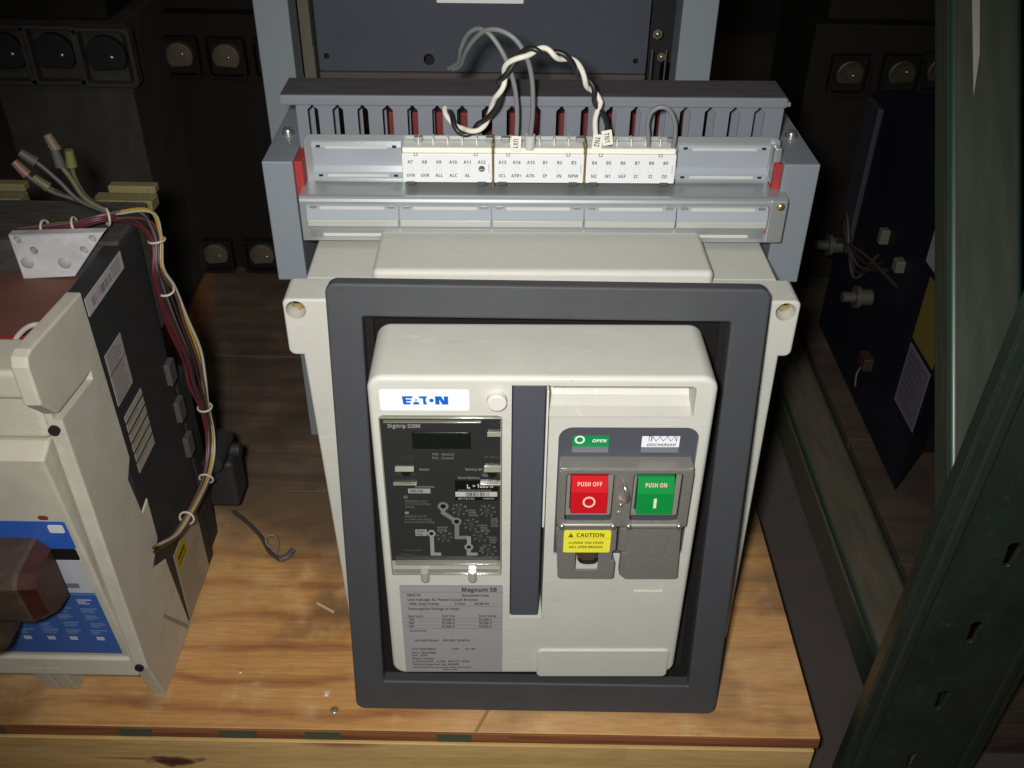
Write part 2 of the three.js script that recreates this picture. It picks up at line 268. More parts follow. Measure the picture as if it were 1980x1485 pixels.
// ---------------------------------------------------------------- the beige circuit breaker
const TURN = 0.019, AT = [0.0215, 0, -0.68];
const breaker = thing('circuit_breaker', 'beige power circuit breaker with red and green push buttons inside the loose grey frame', 'circuit breaker', AT, TURN);
breaker.rotation.z = 0.003;
{
  const t = breaker;
  // body with two ears at the top, each with a deep screw hole
  const s = new THREE.Shape();
  s.moveTo(-0.186, 0); s.lineTo(0.2055, 0); s.lineTo(0.2005, 0.354); s.lineTo(0.2005, 0.356); s.lineTo(0.2045, 0.356); s.absarc(0.2045, 0.362, 0.006, -Math.PI / 2, 0); s.lineTo(0.2105, 0.4047);
  s.absarc(0.2055, 0.4047, 0.005, 0, Math.PI / 2); s.lineTo(-0.2037, 0.4097); s.absarc(-0.2037, 0.4047, 0.005, Math.PI / 2, Math.PI); s.lineTo(-0.2087, 0.362); s.absarc(-0.2027, 0.362, 0.006, Math.PI, Math.PI * 1.5); s.lineTo(-0.197, 0.356);
  s.closePath();
  const ring = x => { const q = new THREE.Shape(); q.absarc(x, 0.3998, 0.0083, 0, Math.PI * 2); return q; };
  part('body', carve(ext(s, -0.036, 0, 0.0022, 3), [-0.1983, 0.199].map(x => [ring(x), -0.02, 0.01])), M.beige, t);
  part('body', bx(-0.196, 0.2, 0.002, 0.4085, -0.30, -0.0362, 0.003), M.beige, t);
  for (const x of [-0.1983, 0.199]) { // hex screw down in the hole
    const sc = part('ear_screw', [cyl(0.0072, 0.007, [x, 0.3998, -0.0155], 'z', 0.0068, 6), cyl(0.0081, 0.0012, [x, 0.3998, -0.0195], 'z')], M.brass, t);
    part('screw_slot', bx(x - 0.0042, x + 0.0042, 0.3991, 0.4005, -0.0122, -0.0117, 0), M.dark, sc);
  }
  part('top_cover', new RoundedBoxGeometry(0.28, 0.06, 0.14, 4, 0.005).translate(0.002, 0.394, -0.0925), M.beige, t);
  // face cover
  const X0 = -0.1312, X1 = 0.1286, Y0 = 0.064, Y1 = 0.4005;
  const c = rr(X0, X1, Y0, Y1, 0.0125);
  const cuts = [
    [rr(-0.1245, -0.0312, 0.1965, 0.3655, [0.004, 0.004, 0.006, 0.006]), 0.0912, 0.2],       // trip unit window
    [rr(-0.0242, 0.0042, 0.141, 0.3935, 0.0006), 0.06, 0.2],                                  // charging lever slot
    [rr(0.0035, 0.1125, 0.3635, 0.3928, [0, 0.004, 0.003, 0]), 0.05, 0.2],                      // finger grip
    [rr(0.012, 0.1195, 0.2185, 0.3545, [0.011, 0.011, 0.004, 0.004]), 0.0755, 0.2],           // operating panel
    [rr(0.0827, 0.1082, 0.1745, 0.1885, 0.001), 0.0938, 0.2]];
  const cover = part('face_cover', carve(ext(c, 0.0185, 0.095, 0.0042, 4), cuts), M.beige, t);
  part('grip_ramp', prof([[0.0945, 0.3632], [0.082, 0.3655], [0.073, 0.3695], [0.068, 0.375], [0.066, 0.382], [0.065, 0.393], [0.05, 0.393], [0.05, 0.3632]], 0.0044, 0.1123), M.beige, cover);
  part('front_recess', [bx(-0.166, 0.166, 0.03, 0.4045, 0.0003, 0.0012, 0), bx(-0.122, 0.12, 0.075, 0.388, 0.0012, 0.03, 0)], M.black, t);
  part('raised_pad', ext(rr(0.0015, 0.1222, 0.0622, 0.0995, 0.005), 0.088, 0.0972, 0.0016, 3), M.beige, t);
  // charging lever
  part('charging_lever', [bx(-0.0236, 0.0012, 0.1418, 0.3928, 0.06, 0.0935, 0.0018, 3)], M.slate, t);
  part('lever_rail', bx(0.0018, 0.0036, 0.25, 0.388, 0.06, 0.0948, 0.0006), mat([0.6, 0.62, 0.58], 0.4), t);
  // round white plug
  part('plug', [cyl(0.0076, 0.008, [-0.0352, 0.3815, 0.0975], 'z', 0.0072, 28), cyl(0.0072, 0.0006, [-0.0352, 0.3815, 0.1018], 'z', 0.0062, 28)], mat([0.66, 0.63, 0.6], 0.45), t);
  // maker's label
  const eaton = canvasTex(960, 270, (g, w, h) => {
    g.fillStyle = '#f2f3f8'; g.fillRect(0, 0, w, h); g.fillStyle = '#1563c4';
    const x0 = 240, y0 = 82, H = 108, P = (...q) => { g.beginPath(); q.forEach(([a, b], i) => i ? g.lineTo(x0 + a, y0 + b) : g.moveTo(x0 + a, y0 + b)); g.closePath(); g.fill(); };
    P([0, 0], [116, 0], [108, 27], [40, 27], [40, 42], [100, 42], [94, 66], [44, 66], [46, 81], [92, 81], [84, 108], [10, 108]);
    P([150, 30], [164, 58], [136, 58]); P([128, 74], [172, 74], [187, 108], [111, 108]);
    P([176, 0], [276, 0], [262, 14], [254, 34], [251, 54], [254, 76], [262, 96], [272, 108], [226, 108], [222, 27], [188, 27]);
    g.beginPath(); g.arc(x0 + 314, y0 + 54, 24, 0, 7); g.fill();
    P([356, 108], [353, 0], [420, 0], [448, 62], [448, 0], [492, 0], [494, 108], [430, 108], [398, 42], [400, 108]);
  });
  part('maker_label', sheet(-0.1222, -0.0557, 0.3703, 0.3893, 0.095, 0.002), mat([0.92, 0.92, 0.92], 0.35, { map: eaton }), t);
}
// trip unit
const trip = canvasTex(1000, 1550, (g, w, h) => {
  g.fillStyle = '#373938'; g.fillRect(0, 0, w, h);
  for (let k = 0; k < 9000; k++) { g.fillStyle = `rgba(${60 + 30 * rnd()},${62 + 30 * rnd()},60,0.10)`; g.fillRect(rnd() * w, rnd() * h, 4, 4); }
  const L = Y => 165 + (Y - 360) * 0.116, X = (x, y) => (x - L(y)) / (1085 - L(y)) * w, Y = y => (y - 360) / 1035 * h, K = h / 1035;
  const T = (s, x, y, px, c = '#9a9c98', o = {}) => text(g, s, X(x, y), Y(y), px * K, c, Object.assign({ align: 'left', bold: true, sx: 0.8 }, o));
  const R = (x0, y0, x1, y1, c) => { g.fillStyle = c; g.fillRect(X(x0, y0), Y(y0), X(x1, y0) - X(x0, y0), Y(y1) - Y(y0)); };
  T('Digitrip 520M', 228, 407, 35, '#aeb0ac');
  R(410, 445, 850, 560, '#1b1d1a'); R(440, 545, 840, 556, '#3b3d36');
  T('PH4   Neutral', 565, 598, 24, '#84867f'); T('PH3   Ground', 565, 624, 24, '#84867f');
  T('\u25a1 Status', 455, 703, 23, '#9a9c96'); T('Battery OK', 812, 702, 23, '#9a9c96'); T('Test', 940, 745, 20, '#9a9c96'); T('Reset/Battery', 757, 761, 23, '#9a9c96');
  T('Instantaneous', 440, 826, 20, '#9a9c96'); R(390, 840, 555, 874, '#b5b7b2'); T('5MLSIA', 405, 858, 27, '#33352f');
  R(358, 890, 388, 914, '#6b6d68'); R(370, 1010, 400, 1028, '#9b9d97');
  for (const [s, y] of [['Dependent on In', 932], ['Ir = In x Long Delay', 952], ['Setting', 973], ['Dependent on In', 1045], ['In = Max Amp Rating', 1068], ['(Current Sensor Rating)', 1089]]) T(s, 372, y, 21, '#8b8d87', { bold: false });
  g.fillStyle = '#131413'; g.fillRect(X(735, 780), Y(780), X(1055, 780) - X(735, 780), Y(925) - Y(780));
  T('I', 822, 824, 36, '#f0f2ee'); T('n', 834, 834, 26, '#f0f2ee'); T('= 1600 A', 866, 820, 38, '#f0f2ee');
  R(740, 862, 1050, 898, '#d6d8d4'); for (let k = 0; k < 52; k++) if (rnd() < 0.62) R(810 + k * 3.4, 866, 810 + k * 3.4 + 1.2 + 1.5 * rnd(), 896, '#22241f');
  T('RATING PLUG SERIES FOR THIS DEVICE', 760, 852, 13, '#a0a29d'); T('M1=19.2 kA', 760, 912, 22, '#b8bab5'); T('YFRM5012', 945, 912, 17, '#b8bab5');
  const line = (pts, wd, c) => { g.strokeStyle = c; g.lineWidth = wd * K; g.lineJoin = 'miter'; g.beginPath(); pts.forEach(([a, b], i) => i ? g.lineTo(X(a, b), Y(b)) : g.moveTo(X(a, b), Y(b))); g.stroke(); };
  const ring = (x, y, r, c) => { g.fillStyle = c; g.beginPath(); g.arc(X(x, y), Y(y), r * K, 0, 7); g.fill(); g.fillStyle = '#1a1b19'; g.beginPath(); g.arc(X(x, y), Y(y), r * 0.52 * K, 0, 7); g.fill(); };
  line([[650, 970], [652, 1018], [754, 1085], [757, 1208], [842, 1208]], 27, '#8a8c86'); line([[845, 1200], [845, 1340], [910, 1340]], 24, '#a6a8a2');
  ring(652, 970, 31, '#8a8c86'); ring(753, 1085, 29, '#8a8c86'); ring(845, 1284, 26, '#a6a8a2');
  line([[570, 1150], [572, 1180], [582, 1340], [645, 1340]], 24, '#aaaca6'); ring(570, 1178, 25, '#aaaca6');
  R(450, 1146, 535, 1196, '#a9aba5'); T('Alarm', 462, 1161, 20, '#4b4d48'); T('Only', 462, 1183, 20, '#4b4d48');
  T('Ground', 612, 1130, 21, '#8e908a'); T('Setting', 612, 1150, 21, '#8e908a');
  const dial = (x, y, a) => { for (let k = 0; k < 8; k++) { const b = k * Math.PI / 4 + 0.2; text(g, ['.5', '.6', '.7', '.8', '.9', '1.0', '.4', 'M'][k], X(x + 52 * Math.cos(b), y) , Y(y + 40 * Math.sin(b)), 19 * K, '#8e908a', { bold: true }); line([[x + 32 * Math.cos(b), y + 26 * Math.sin(b)], [x + 38 * Math.cos(b), y + 31 * Math.sin(b)]], 3, '#8e908a'); }
    g.fillStyle = '#3a3c38'; g.beginPath(); g.arc(X(x, y), Y(y), 23 * K, 0, 7); g.fill(); line([[x - 14 * Math.cos(a), y - 14 * Math.sin(a)], [x + 14 * Math.cos(a), y + 14 * Math.sin(a)]], 7, '#8d8f88'); };
  dial(772, 995, 0.3); dial(978, 1003, 2.9); dial(860, 1108, 1.0); dial(930, 1198, 0); dial(988, 1306, 1.3); dial(662, 1200, 0.2);
  for (const [s, x, y] of [['Long', 840, 998], ['Delay', 840, 1017], ['Setting', 840, 1036], ['Long', 1005, 1062], ['Delay', 1005, 1081], ['Time', 1005, 1100], ['in Sec', 1005, 1118], ['Short', 928, 1114], ['Delay', 928, 1133], ['Setting', 928, 1152], ['Short', 995, 1208], ['Delay', 995, 1227], ['Time', 995, 1246], ['Inst', 925, 1288], ['M1', 920, 1314]]) T(s, x, y, 20, '#8e908a');
  T('(c) CUTLER-HAMMER', 360, 1310, 15, '#62645e'); T('S/N 2900 1014', 350, 1346, 15, '#62645e');
});
{
  const t = breaker, u = part('trip_unit', bx(-0.1243, -0.0314, 0.1967, 0.3653, 0.0905, 0.0914, 0), M.beige, t);
  part('trip_panel', sheet(-0.1245, -0.0312, 0.2085, 0.3598, 0.0914, 0.003, 0.0004), mat([0.95, 0.95, 0.95], 0.35, { map: trip }), u);
  part('display', bx(-0.0998, -0.0562, 0.3308, 0.3468, 0.0916, 0.0923, 0.0003, 1), mat([0.012, 0.014, 0.011], 0.15), u);
  // clear cover with thick moulded rims and two finger tabs
  const s = rr(-0.1241, -0.0316, 0.197, 0.365, 0.004);
  part('clear_cover', ext(s, 0.0958, 0.0966), M.clear, u);
  part('cover_rim', [bx(-0.1241, -0.0316, 0.1968, 0.1982, 0.091, 0.0972, 0.0004), bx(-0.1241, -0.0316, 0.3636, 0.3648, 0.091, 0.0972, 0.0004), bx(-0.1243, -0.1232, 0.198, 0.364, 0.091, 0.0968, 0.0003), bx(-0.0326, -0.0315, 0.198, 0.364, 0.091, 0.0968, 0.0003), bx(-0.121, -0.034, 0.2083, 0.2093, 0.091, 0.0966, 0.0003), bx(-0.121, -0.047, 0.3592, 0.3600, 0.093, 0.0966, 0.0003)], M.clearEdge, u);
  for (const [x0, x1, y0, y1] of [[-0.1144, -0.0997, 0.3138, 0.3172], [-0.0453, -0.0316, 0.3134, 0.3176], [-0.0425, -0.0316, 0.3486, 0.3512]]) part('cover_tab', prof([[0.0966, y0], [0.1, y0 + 0.0006], [0.0978, y1], [0.0966, y1]], x0, x1, 0.0003), M.clearEdge, u);
  for (const [x0, x1, y0, y1] of [[-0.117, -0.098, 0.2985, 0.3005], [-0.0487, -0.0316, 0.2985, 0.3005]]) part('cover_tab', bx(x0, x1, y0, y1, 0.0957, 0.099, 0.0006), mat([0.16, 0.16, 0.11], 0.2, { clearcoat: 1 }), u);
  for (const [X, Y, a] of [[772, 995, 0.3], [978, 1003, 2.9], [860, 1108, 1], [930, 1198, 0], [988, 1306, 1.3], [662, 1200, 0.2]]) { // setting dials
    const l = 165 + (Y - 360) * 0.116, x = -0.1245 + (X - l) / (1085 - l) * 0.0933, y = 0.3598 - (Y - 360) / 1035 * 0.1513;
    part('setting_dial', cyl(0.0024, 0.0016, [x, y, 0.0924], 'z', 0.0021, 20), mat([0.07, 0.07, 0.065], 0.4), u);
  }
  for (const [x, y] of [[-0.1065, 0.3085], [-0.039, 0.308]]) part('test_button', cyl(0.0038, 0.004, [x, y, 0.0925], 'z'), M.black, u);
  for (const x of [-0.0962, -0.056]) part('cover_knob', [cyl(0.0038, 0.0085, [x, 0.1985, 0.0985], 'y', 0.0034), new THREE.SphereGeometry(0.0038, 16, 10).translate(x, 0.1943, 0.0985)], mat([0.36, 0.33, 0.3], 0.2, { clearcoat: 1 }), u);
}
// rating plate
const rating = canvasTex(1000, 1300, (g, w, h) => {
  g.fillStyle = '#babbbd'; g.fillRect(0, 0, w, h);
  for (let k = 0; k < 200; k++) { g.fillStyle = `rgba(${150 + 40 * rnd()},${150 + 40 * rnd()},${155 + 40 * rnd()},0.10)`; g.fillRect(0, rnd() * h, w, 6 * rnd()); }
  const L = Y => 412 + (Y - 240) * 0.128, Rr = Y => 1395 + (Y - 240) * 0.03, X = (x, y) => (x - L(y)) / (Rr(y) - L(y)) * w, Y = y => (y - 240) / 840 * h, K = h / 840;
  const T = (s, x, y, px, o = {}) => text(g, s, X(x, y), Y(y), px * K, o.c || '#3b3335', Object.assign({ align: 'left', bold: true }, o, { sx: 0.66 * (o.sx || 1.1) }));
  const rule = (y, x0 = 430) => { g.fillStyle = '#5c5456'; g.fillRect(X(x0 + (y - 240) * 0.128, y), Y(y), w, 3); };
  T('Magnum SB', 1003, 284, 50, { c: '#141112', sx: 1.2 }); rule(305);
  T('SBSC16', 490, 334, 32, { sx: 1.2 }); T('Insulated Case', 1008, 336, 32, { sx: 1.15 });
  T('Low Voltage AC Power Circuit Breaker', 497, 376, 32, { sx: 1.17 }); T('1600  Amp Frame', 508, 414, 31, { sx: 1.15 }); T('3 Pole', 945, 413, 31, { sx: 1.15 }); T('50/60 Hz', 1130, 413, 31, { sx: 1.15 }); rule(436);
  T('Interruption Ratings in Amps', 508, 460, 31, { sx: 1.13 });
  T('Max Volts', 512, 530, 28); T('Inst Trip', 828, 527, 28); T('Short Delay', 1178, 527, 28); rule(546);
  [['254', '65,000 A', '65,000 A'], ['508', '65,000 A', '50,000 A'], ['635', '65,000 A', '50,000 A']].forEach((r, i) => { const y = 562 + i * 33; T(r[0], 520, y, 29); T(r[1], 832, y, 29); T(r[2], 1182, y, 29); rule(y + 17); });
  T('Accessories', 532, 668, 27); T('Use With Relays     100-240 V 50/60 Hz', 582, 763, 28);
  T('S.O.#  SJ39FX00JAG', 556, 848, 25); T('K 597        Cat. 48C', 940, 848, 25); T('Part #  SBSE3JFBJJE', 560, 886, 25); T('Line   12345', 566, 912, 25); T('Product Variants', 570, 944, 25);
  T('UL RECOGNIZED    UL1066   ANSI C37   NEMA', 570, 974, 25); T('Electrical Equipment  Org.  MJ32456', 575, 1004, 25); T('For Renewal Parts and Service Contact the Factory', 582, 1034, 22); T('Made in USA', 862, 1056, 22);
});
part('rating_plate', sheet(-0.1192, -0.0302, 0.0675, 0.1832, 0.095, 0.002), mat([0.9, 0.89, 0.88], 0.36, { map: rating, metalness: 0.3 }), breaker);

// operating panel
{
  const t = breaker;
  const p = rr(0.0121, 0.1194, 0.2186, 0.3544, [0.0109, 0.0109, 0.0039, 0.0039]); p.holes.push(hole(0.0228, 0.0513, 0.3275, 0.3448, 0.0006)); p.holes.push(hole(0.0762, 0.1058, 0.3270, 0.3443, 0.0006)); p.holes.push(hole(0.0175, 0.112, 0.262, 0.320, 0.002));
  const panel = part('operating_panel', ext(p, 0.0766, 0.0925), M.slate, t);
  part('panel_floor', bx(0.0125, 0.119, 0.219, 0.354, 0.0757, 0.0765, 0), M.dark, panel);
  for (const [a, b] of [[0.0229, 0.0512], [0.0763, 0.1057]]) part('window_lip', prof([[0.0924, 0.3278], [0.0912, 0.3324], [0.082, 0.3324], [0.082, 0.3278]], a, b), mat([0.14, 0.145, 0.165], 0.5), panel);
  const openT = canvasTex(512, 216, (g, w, h) => { g.fillStyle = '#0b8a4a'; g.fillRect(0, 0, w, h); g.strokeStyle = '#f2f4f0'; g.lineWidth = 24; g.beginPath(); g.ellipse(105, 92, 58, 58, 0, 0, 7); g.stroke(); text(g, 'OPEN', 372, 108, 76, '#f2f4f0', { bold: true, italic: true }); });
  const disT = canvasTex(512, 216, (g, w, h) => { g.fillStyle = '#eceef4'; g.fillRect(0, 0, w, h); g.strokeStyle = '#26262e'; g.lineWidth = 7; g.beginPath(); g.moveTo(100, 104); g.lineTo(100, 18); g.lineTo(130, 18); [[130, 104], [150, 22], [196, 104], [246, 22], [292, 104], [346, 22], [392, 104], [444, 22], [470, 104], [476, 22]].forEach(([a, b]) => g.lineTo(a, b)); g.stroke(); text(g, 'DISCHARGED', 268, 168, 60, '#1c1c22', { bold: true, italic: true, sx: 1.05 }); });
  part('status_flag', bx(0.0229, 0.0512, 0.332, 0.3447, 0.0765, 0.0908, 0), mat([0.03, 0.28, 0.12], 0.5), panel);
  part('status_flag', bx(0.0763, 0.1057, 0.3315, 0.3442, 0.0765, 0.0908, 0), mat([0.8, 0.8, 0.85], 0.5), panel);
  part('status_print', sheet(0.0228, 0.0513, 0.3325, 0.3446, 0.0909, 0.0003, 0.0003), mat([0.95, 0.95, 0.95], 0.45, { map: openT }), panel, 'green OPEN indicator');
  part('status_print', sheet(0.0762, 0.1058, 0.332, 0.3441, 0.0909, 0.0003, 0.0003), mat([0.95, 0.95, 0.95], 0.45, { map: disT }), panel, 'white DISCHARGED spring indicator');
  // pressed steel guard round both buttons
  const f = rr(0.0132, 0.1168, 0.2635, 0.3235, [0.006, 0.006, 0.002, 0.002]);
  f.holes.push(hole(0.0187, 0.0558, 0.2695, 0.3190, 0.003)); f.holes.push(hole(0.0706, 0.109, 0.2695, 0.3190, 0.003));
  const guard = part('button_guard', [ext(f, 0.1055, 0.108, 0.0008, 2), bx(0.0132, 0.1168, 0.3205, 0.3238, 0.090, 0.1068, 0.0012), bx(0.0132, 0.0152, 0.2635, 0.321, 0.090, 0.1068, 0.0008), bx(0.1148, 0.1168, 0.2635, 0.321, 0.090, 0.1068, 0.0008)], M.steel, t);
  // cups in the guard, open in front, the buttons inside
  const cup = (x0, x1) => { const c = rr(x0, x1, 0.2690, 0.3195, 0.0025); c.holes.push(hole(x0 + 0.0045, x1 - 0.0045, 0.2748, 0.3178, 0.002)); return ext(c, 0.0985, 0.1005, 0.0008, 2); };
  part('guard_cup', cup(0.0182, 0.0563), mat([0.42, 0.42, 0.38], 0.4, { metalness: 0.5 }), guard); part('guard_cup', cup(0.0701, 0.1095), mat([0.42, 0.42, 0.38], 0.4, { metalness: 0.5 }), guard);
  const face = (w, bg, s, sym) => canvasTex(400, 400, (g, W, H) => { g.fillStyle = bg; g.fillRect(0, 0, W, H); text(g, s, 200, 72, 58, '#e9b9ae', { bold: true, sx: w }); g.strokeStyle = '#f0cfc0'; g.lineWidth = 20; if (sym === 'O') { g.beginPath(); g.ellipse(200, 268, 62, 56, 0, 0, 7); g.stroke(); } else { g.fillStyle = '#e4ecc0'; g.fillRect(184, 212, 34, 118); } });
  const but = (x0, x1, y0, y1, col, tex, nm) => {
    const b = part('push_button', prof([[0.08, y0], [0.1045, y0], [0.1035, y0 + (y1 - y0) * 0.62], [0.099, y1], [0.08, y1]], x0, x1, 0.0006, 2), mat(col, 0.4), t, nm);
    const mk = (ya, yb, za, zb, va, vb) => { const g = new THREE.PlaneGeometry(x1 - x0 - 0.0012, Math.hypot(yb - ya, zb - za)); g.rotateX(Math.atan2(zb - za, yb - ya)); g.translate((x0 + x1) / 2, (ya + yb) / 2, (za + zb) / 2 + 0.0003); const u = g.attributes.uv; for (let i = 0; i < 4; i++) u.setY(i, u.getY(i) > 0.5 ? vb : va); return g; };
    const ym = y0 + (y1 - y0) * 0.62; part('legend', [mk(y0 + 0.0006, ym, 0.1045, 0.1035, 0, 0.62), mk(ym, y1 - 0.0004, 0.1035, 0.099, 0.62, 1)], mat([0.95, 0.95, 0.95], 0.4, { map: tex }), b);
  };
  but(0.0232, 0.0522, 0.2752, 0.3095, [0.5, 0.012, 0.02], face(1.05, '#c8141e', 'PUSH OFF', 'O'), 'red push off button');
  but(0.0755, 0.1045, 0.2742, 0.3085, [0.01, 0.26, 0.07], face(1.0, '#0c8c40', 'PUSH ON', 'I'), 'green push on button');
  // padlock loop and rivets between the buttons
  const loop = tube([[0.0612, 0.3125, 0.1075], [0.0635, 0.310, 0.1135], [0.0655, 0.3045, 0.1165], [0.0655, 0.299, 0.1155], [0.0632, 0.2945, 0.112], [0.0612, 0.293, 0.1075]], 0.0017, 40, 10);
  part('padlock_loop', [loop], M.steelBright, guard);
  part('rivet', dome(0.0019, 0.7, [0.0625, 0.2868, 0.108]), M.steelBright, guard); part('rivet', dome(0.0024, 0.5, [0.0615, 0.279, 0.108]), M.steel, guard);
  // hinge pins and hanging flaps
  part('hinge_pin', [cyl(0.0026, 0.041, [0.0372, 0.2655, 0.1075], 'x')], M.steel, guard); part('hinge_pin', [cyl(0.0026, 0.0405, [0.0903, 0.2652, 0.1075], 'x')], M.steel, guard);
  for (const x of [0.0168, 0.0576, 0.0703, 0.1105]) part('hinge_knuckle', dome(0.003, 0.7, [x, 0.265, 0.1095]), M.steelBright, guard);
  const fl = poly([[0.0125, 0.2605], [0.0172, 0.2605], [0.0172, 0.265], [0.0572, 0.265], [0.0572, 0.2605], [0.0618, 0.2595], [0.0622, 0.236], [0.0596, 0.234], [0.0596, 0.224], [0.0625, 0.222], [0.0625, 0.204], [0.061, 0.2022], [0.0175, 0.2025], [0.0155, 0.2045]]);
  fl.holes.push(hole(0.0296, 0.0484, 0.2128, 0.2395, 0.0006));
  const flapL = part('guard_flap', ext(fl, 0.1045, 0.1063, 0.0006, 2), M.steel, t, 'steel flap with a square cutout and yellow caution label');
  const fr = poly([[0.0640, 0.2605], [0.0706, 0.2605], [0.0706, 0.2650], [0.1102, 0.2650], [0.1102, 0.2605], [0.1135, 0.2603], [0.1162, 0.2045], [0.1145, 0.2022], [0.072, 0.2022], [0.0682, 0.206], [0.0672, 0.232], [0.0700, 0.2335], [0.0640, 0.236]]);
  part('guard_flap', [ext(fr, 0.1045, 0.1063, 0.0006, 2), bx(0.0672, 0.0685, 0.206, 0.232, 0.097, 0.1055, 0.0005)], M.steel, t, 'plain steel flap hanging below the green button');
  part('flap_edge', bx(0.0606, 0.0622, 0.204, 0.2215, 0.097, 0.1055, 0.0005), M.steel, flapL);
  part('lock_tongue', ext(rr(0.0312, 0.0482, 0.2205, 0.248, [0, 0, 0.004, 0.004]), 0.0985, 0.1035, 0.0012, 2), mat([0.13, 0.1, 0.06], 0.35, { metalness: 0.5 }), flapL);
  part('tongue_edge', tube([[0.0325, 0.2245, 0.1037], [0.0345, 0.2208, 0.104], [0.040, 0.2198, 0.104], [0.0455, 0.2208, 0.104], [0.0475, 0.2245, 0.1037]], 0.0015, 24), M.black, flapL);
  const cau = canvasTex(900, 432, (g, w, h) => {
    g.fillStyle = '#f3ec44'; g.fillRect(0, 0, w, h); g.fillStyle = '#2a2a10'; g.beginPath(); g.moveTo(84, 128); g.lineTo(134, 40); g.lineTo(182, 128); g.closePath(); g.fill(); g.fillStyle = '#f3ec44'; g.fillRect(129, 68, 9, 34); g.fillRect(129, 108, 9, 9);
    text(g, 'CAUTION', 508, 88, 108, '#2e2c10', { bold: true, sx: 1.12 }); g.fillStyle = '#6a6620'; g.fillRect(16, 146, w - 32, 4);
    text(g, 'CLOSING THIS COVER', 432, 238, 62, '#2e2c10', { bold: true, sx: 1.06 }); text(g, 'WILL OPEN BREAKER', 432, 324, 62, '#2e2c10', { bold: true, sx: 1.06 });
  });
  part('caution_label', sheet(0.0190, 0.0572, 0.2338, 0.2583, 0.1064, 0.0018), mat([0.95, 0.95, 0.95], 0.4, { map: cau }), flapL, 'yellow caution label');
}

// ---------------------------------------------------------------- loose grey door frame leaning on the breaker
{
  const t = thing('door_frame', 'dark grey rectangular plastic door frame leaning around the beige breaker face', 'door frame', [0.0255, 0.0015, -0.589]);
  t.rotation.set(-0.168, 0, 0.002);
  const s = rr(-0.1742, 0.1742, 0, 0.4378, 0.009); s.holes.push(hole(-0.146, 0.145, 0.0355, 0.4095, 0.002));
  part('frame', ext(s, -0.0145, 0, 0.0022, 3), M.bezel, t);
  // black inner lip in two steps
  const r = rr(-0.150, 0.149, 0.0315, 0.413, 0.004); r.holes.push(hole(-0.1395, 0.139, 0.047, 0.4098, 0.002)); part('inner_lip', ext(r, -0.0168, -0.0147), M.black, t);
  const r2 = rr(-0.150, 0.149, 0.0315, 0.30, 0.004); r2.holes.push(hole(-0.1345, 0.1335, 0.055, 0.2998, 0.002)); part('gasket', ext(r2, -0.0245, -0.0170), M.dark, t);
}

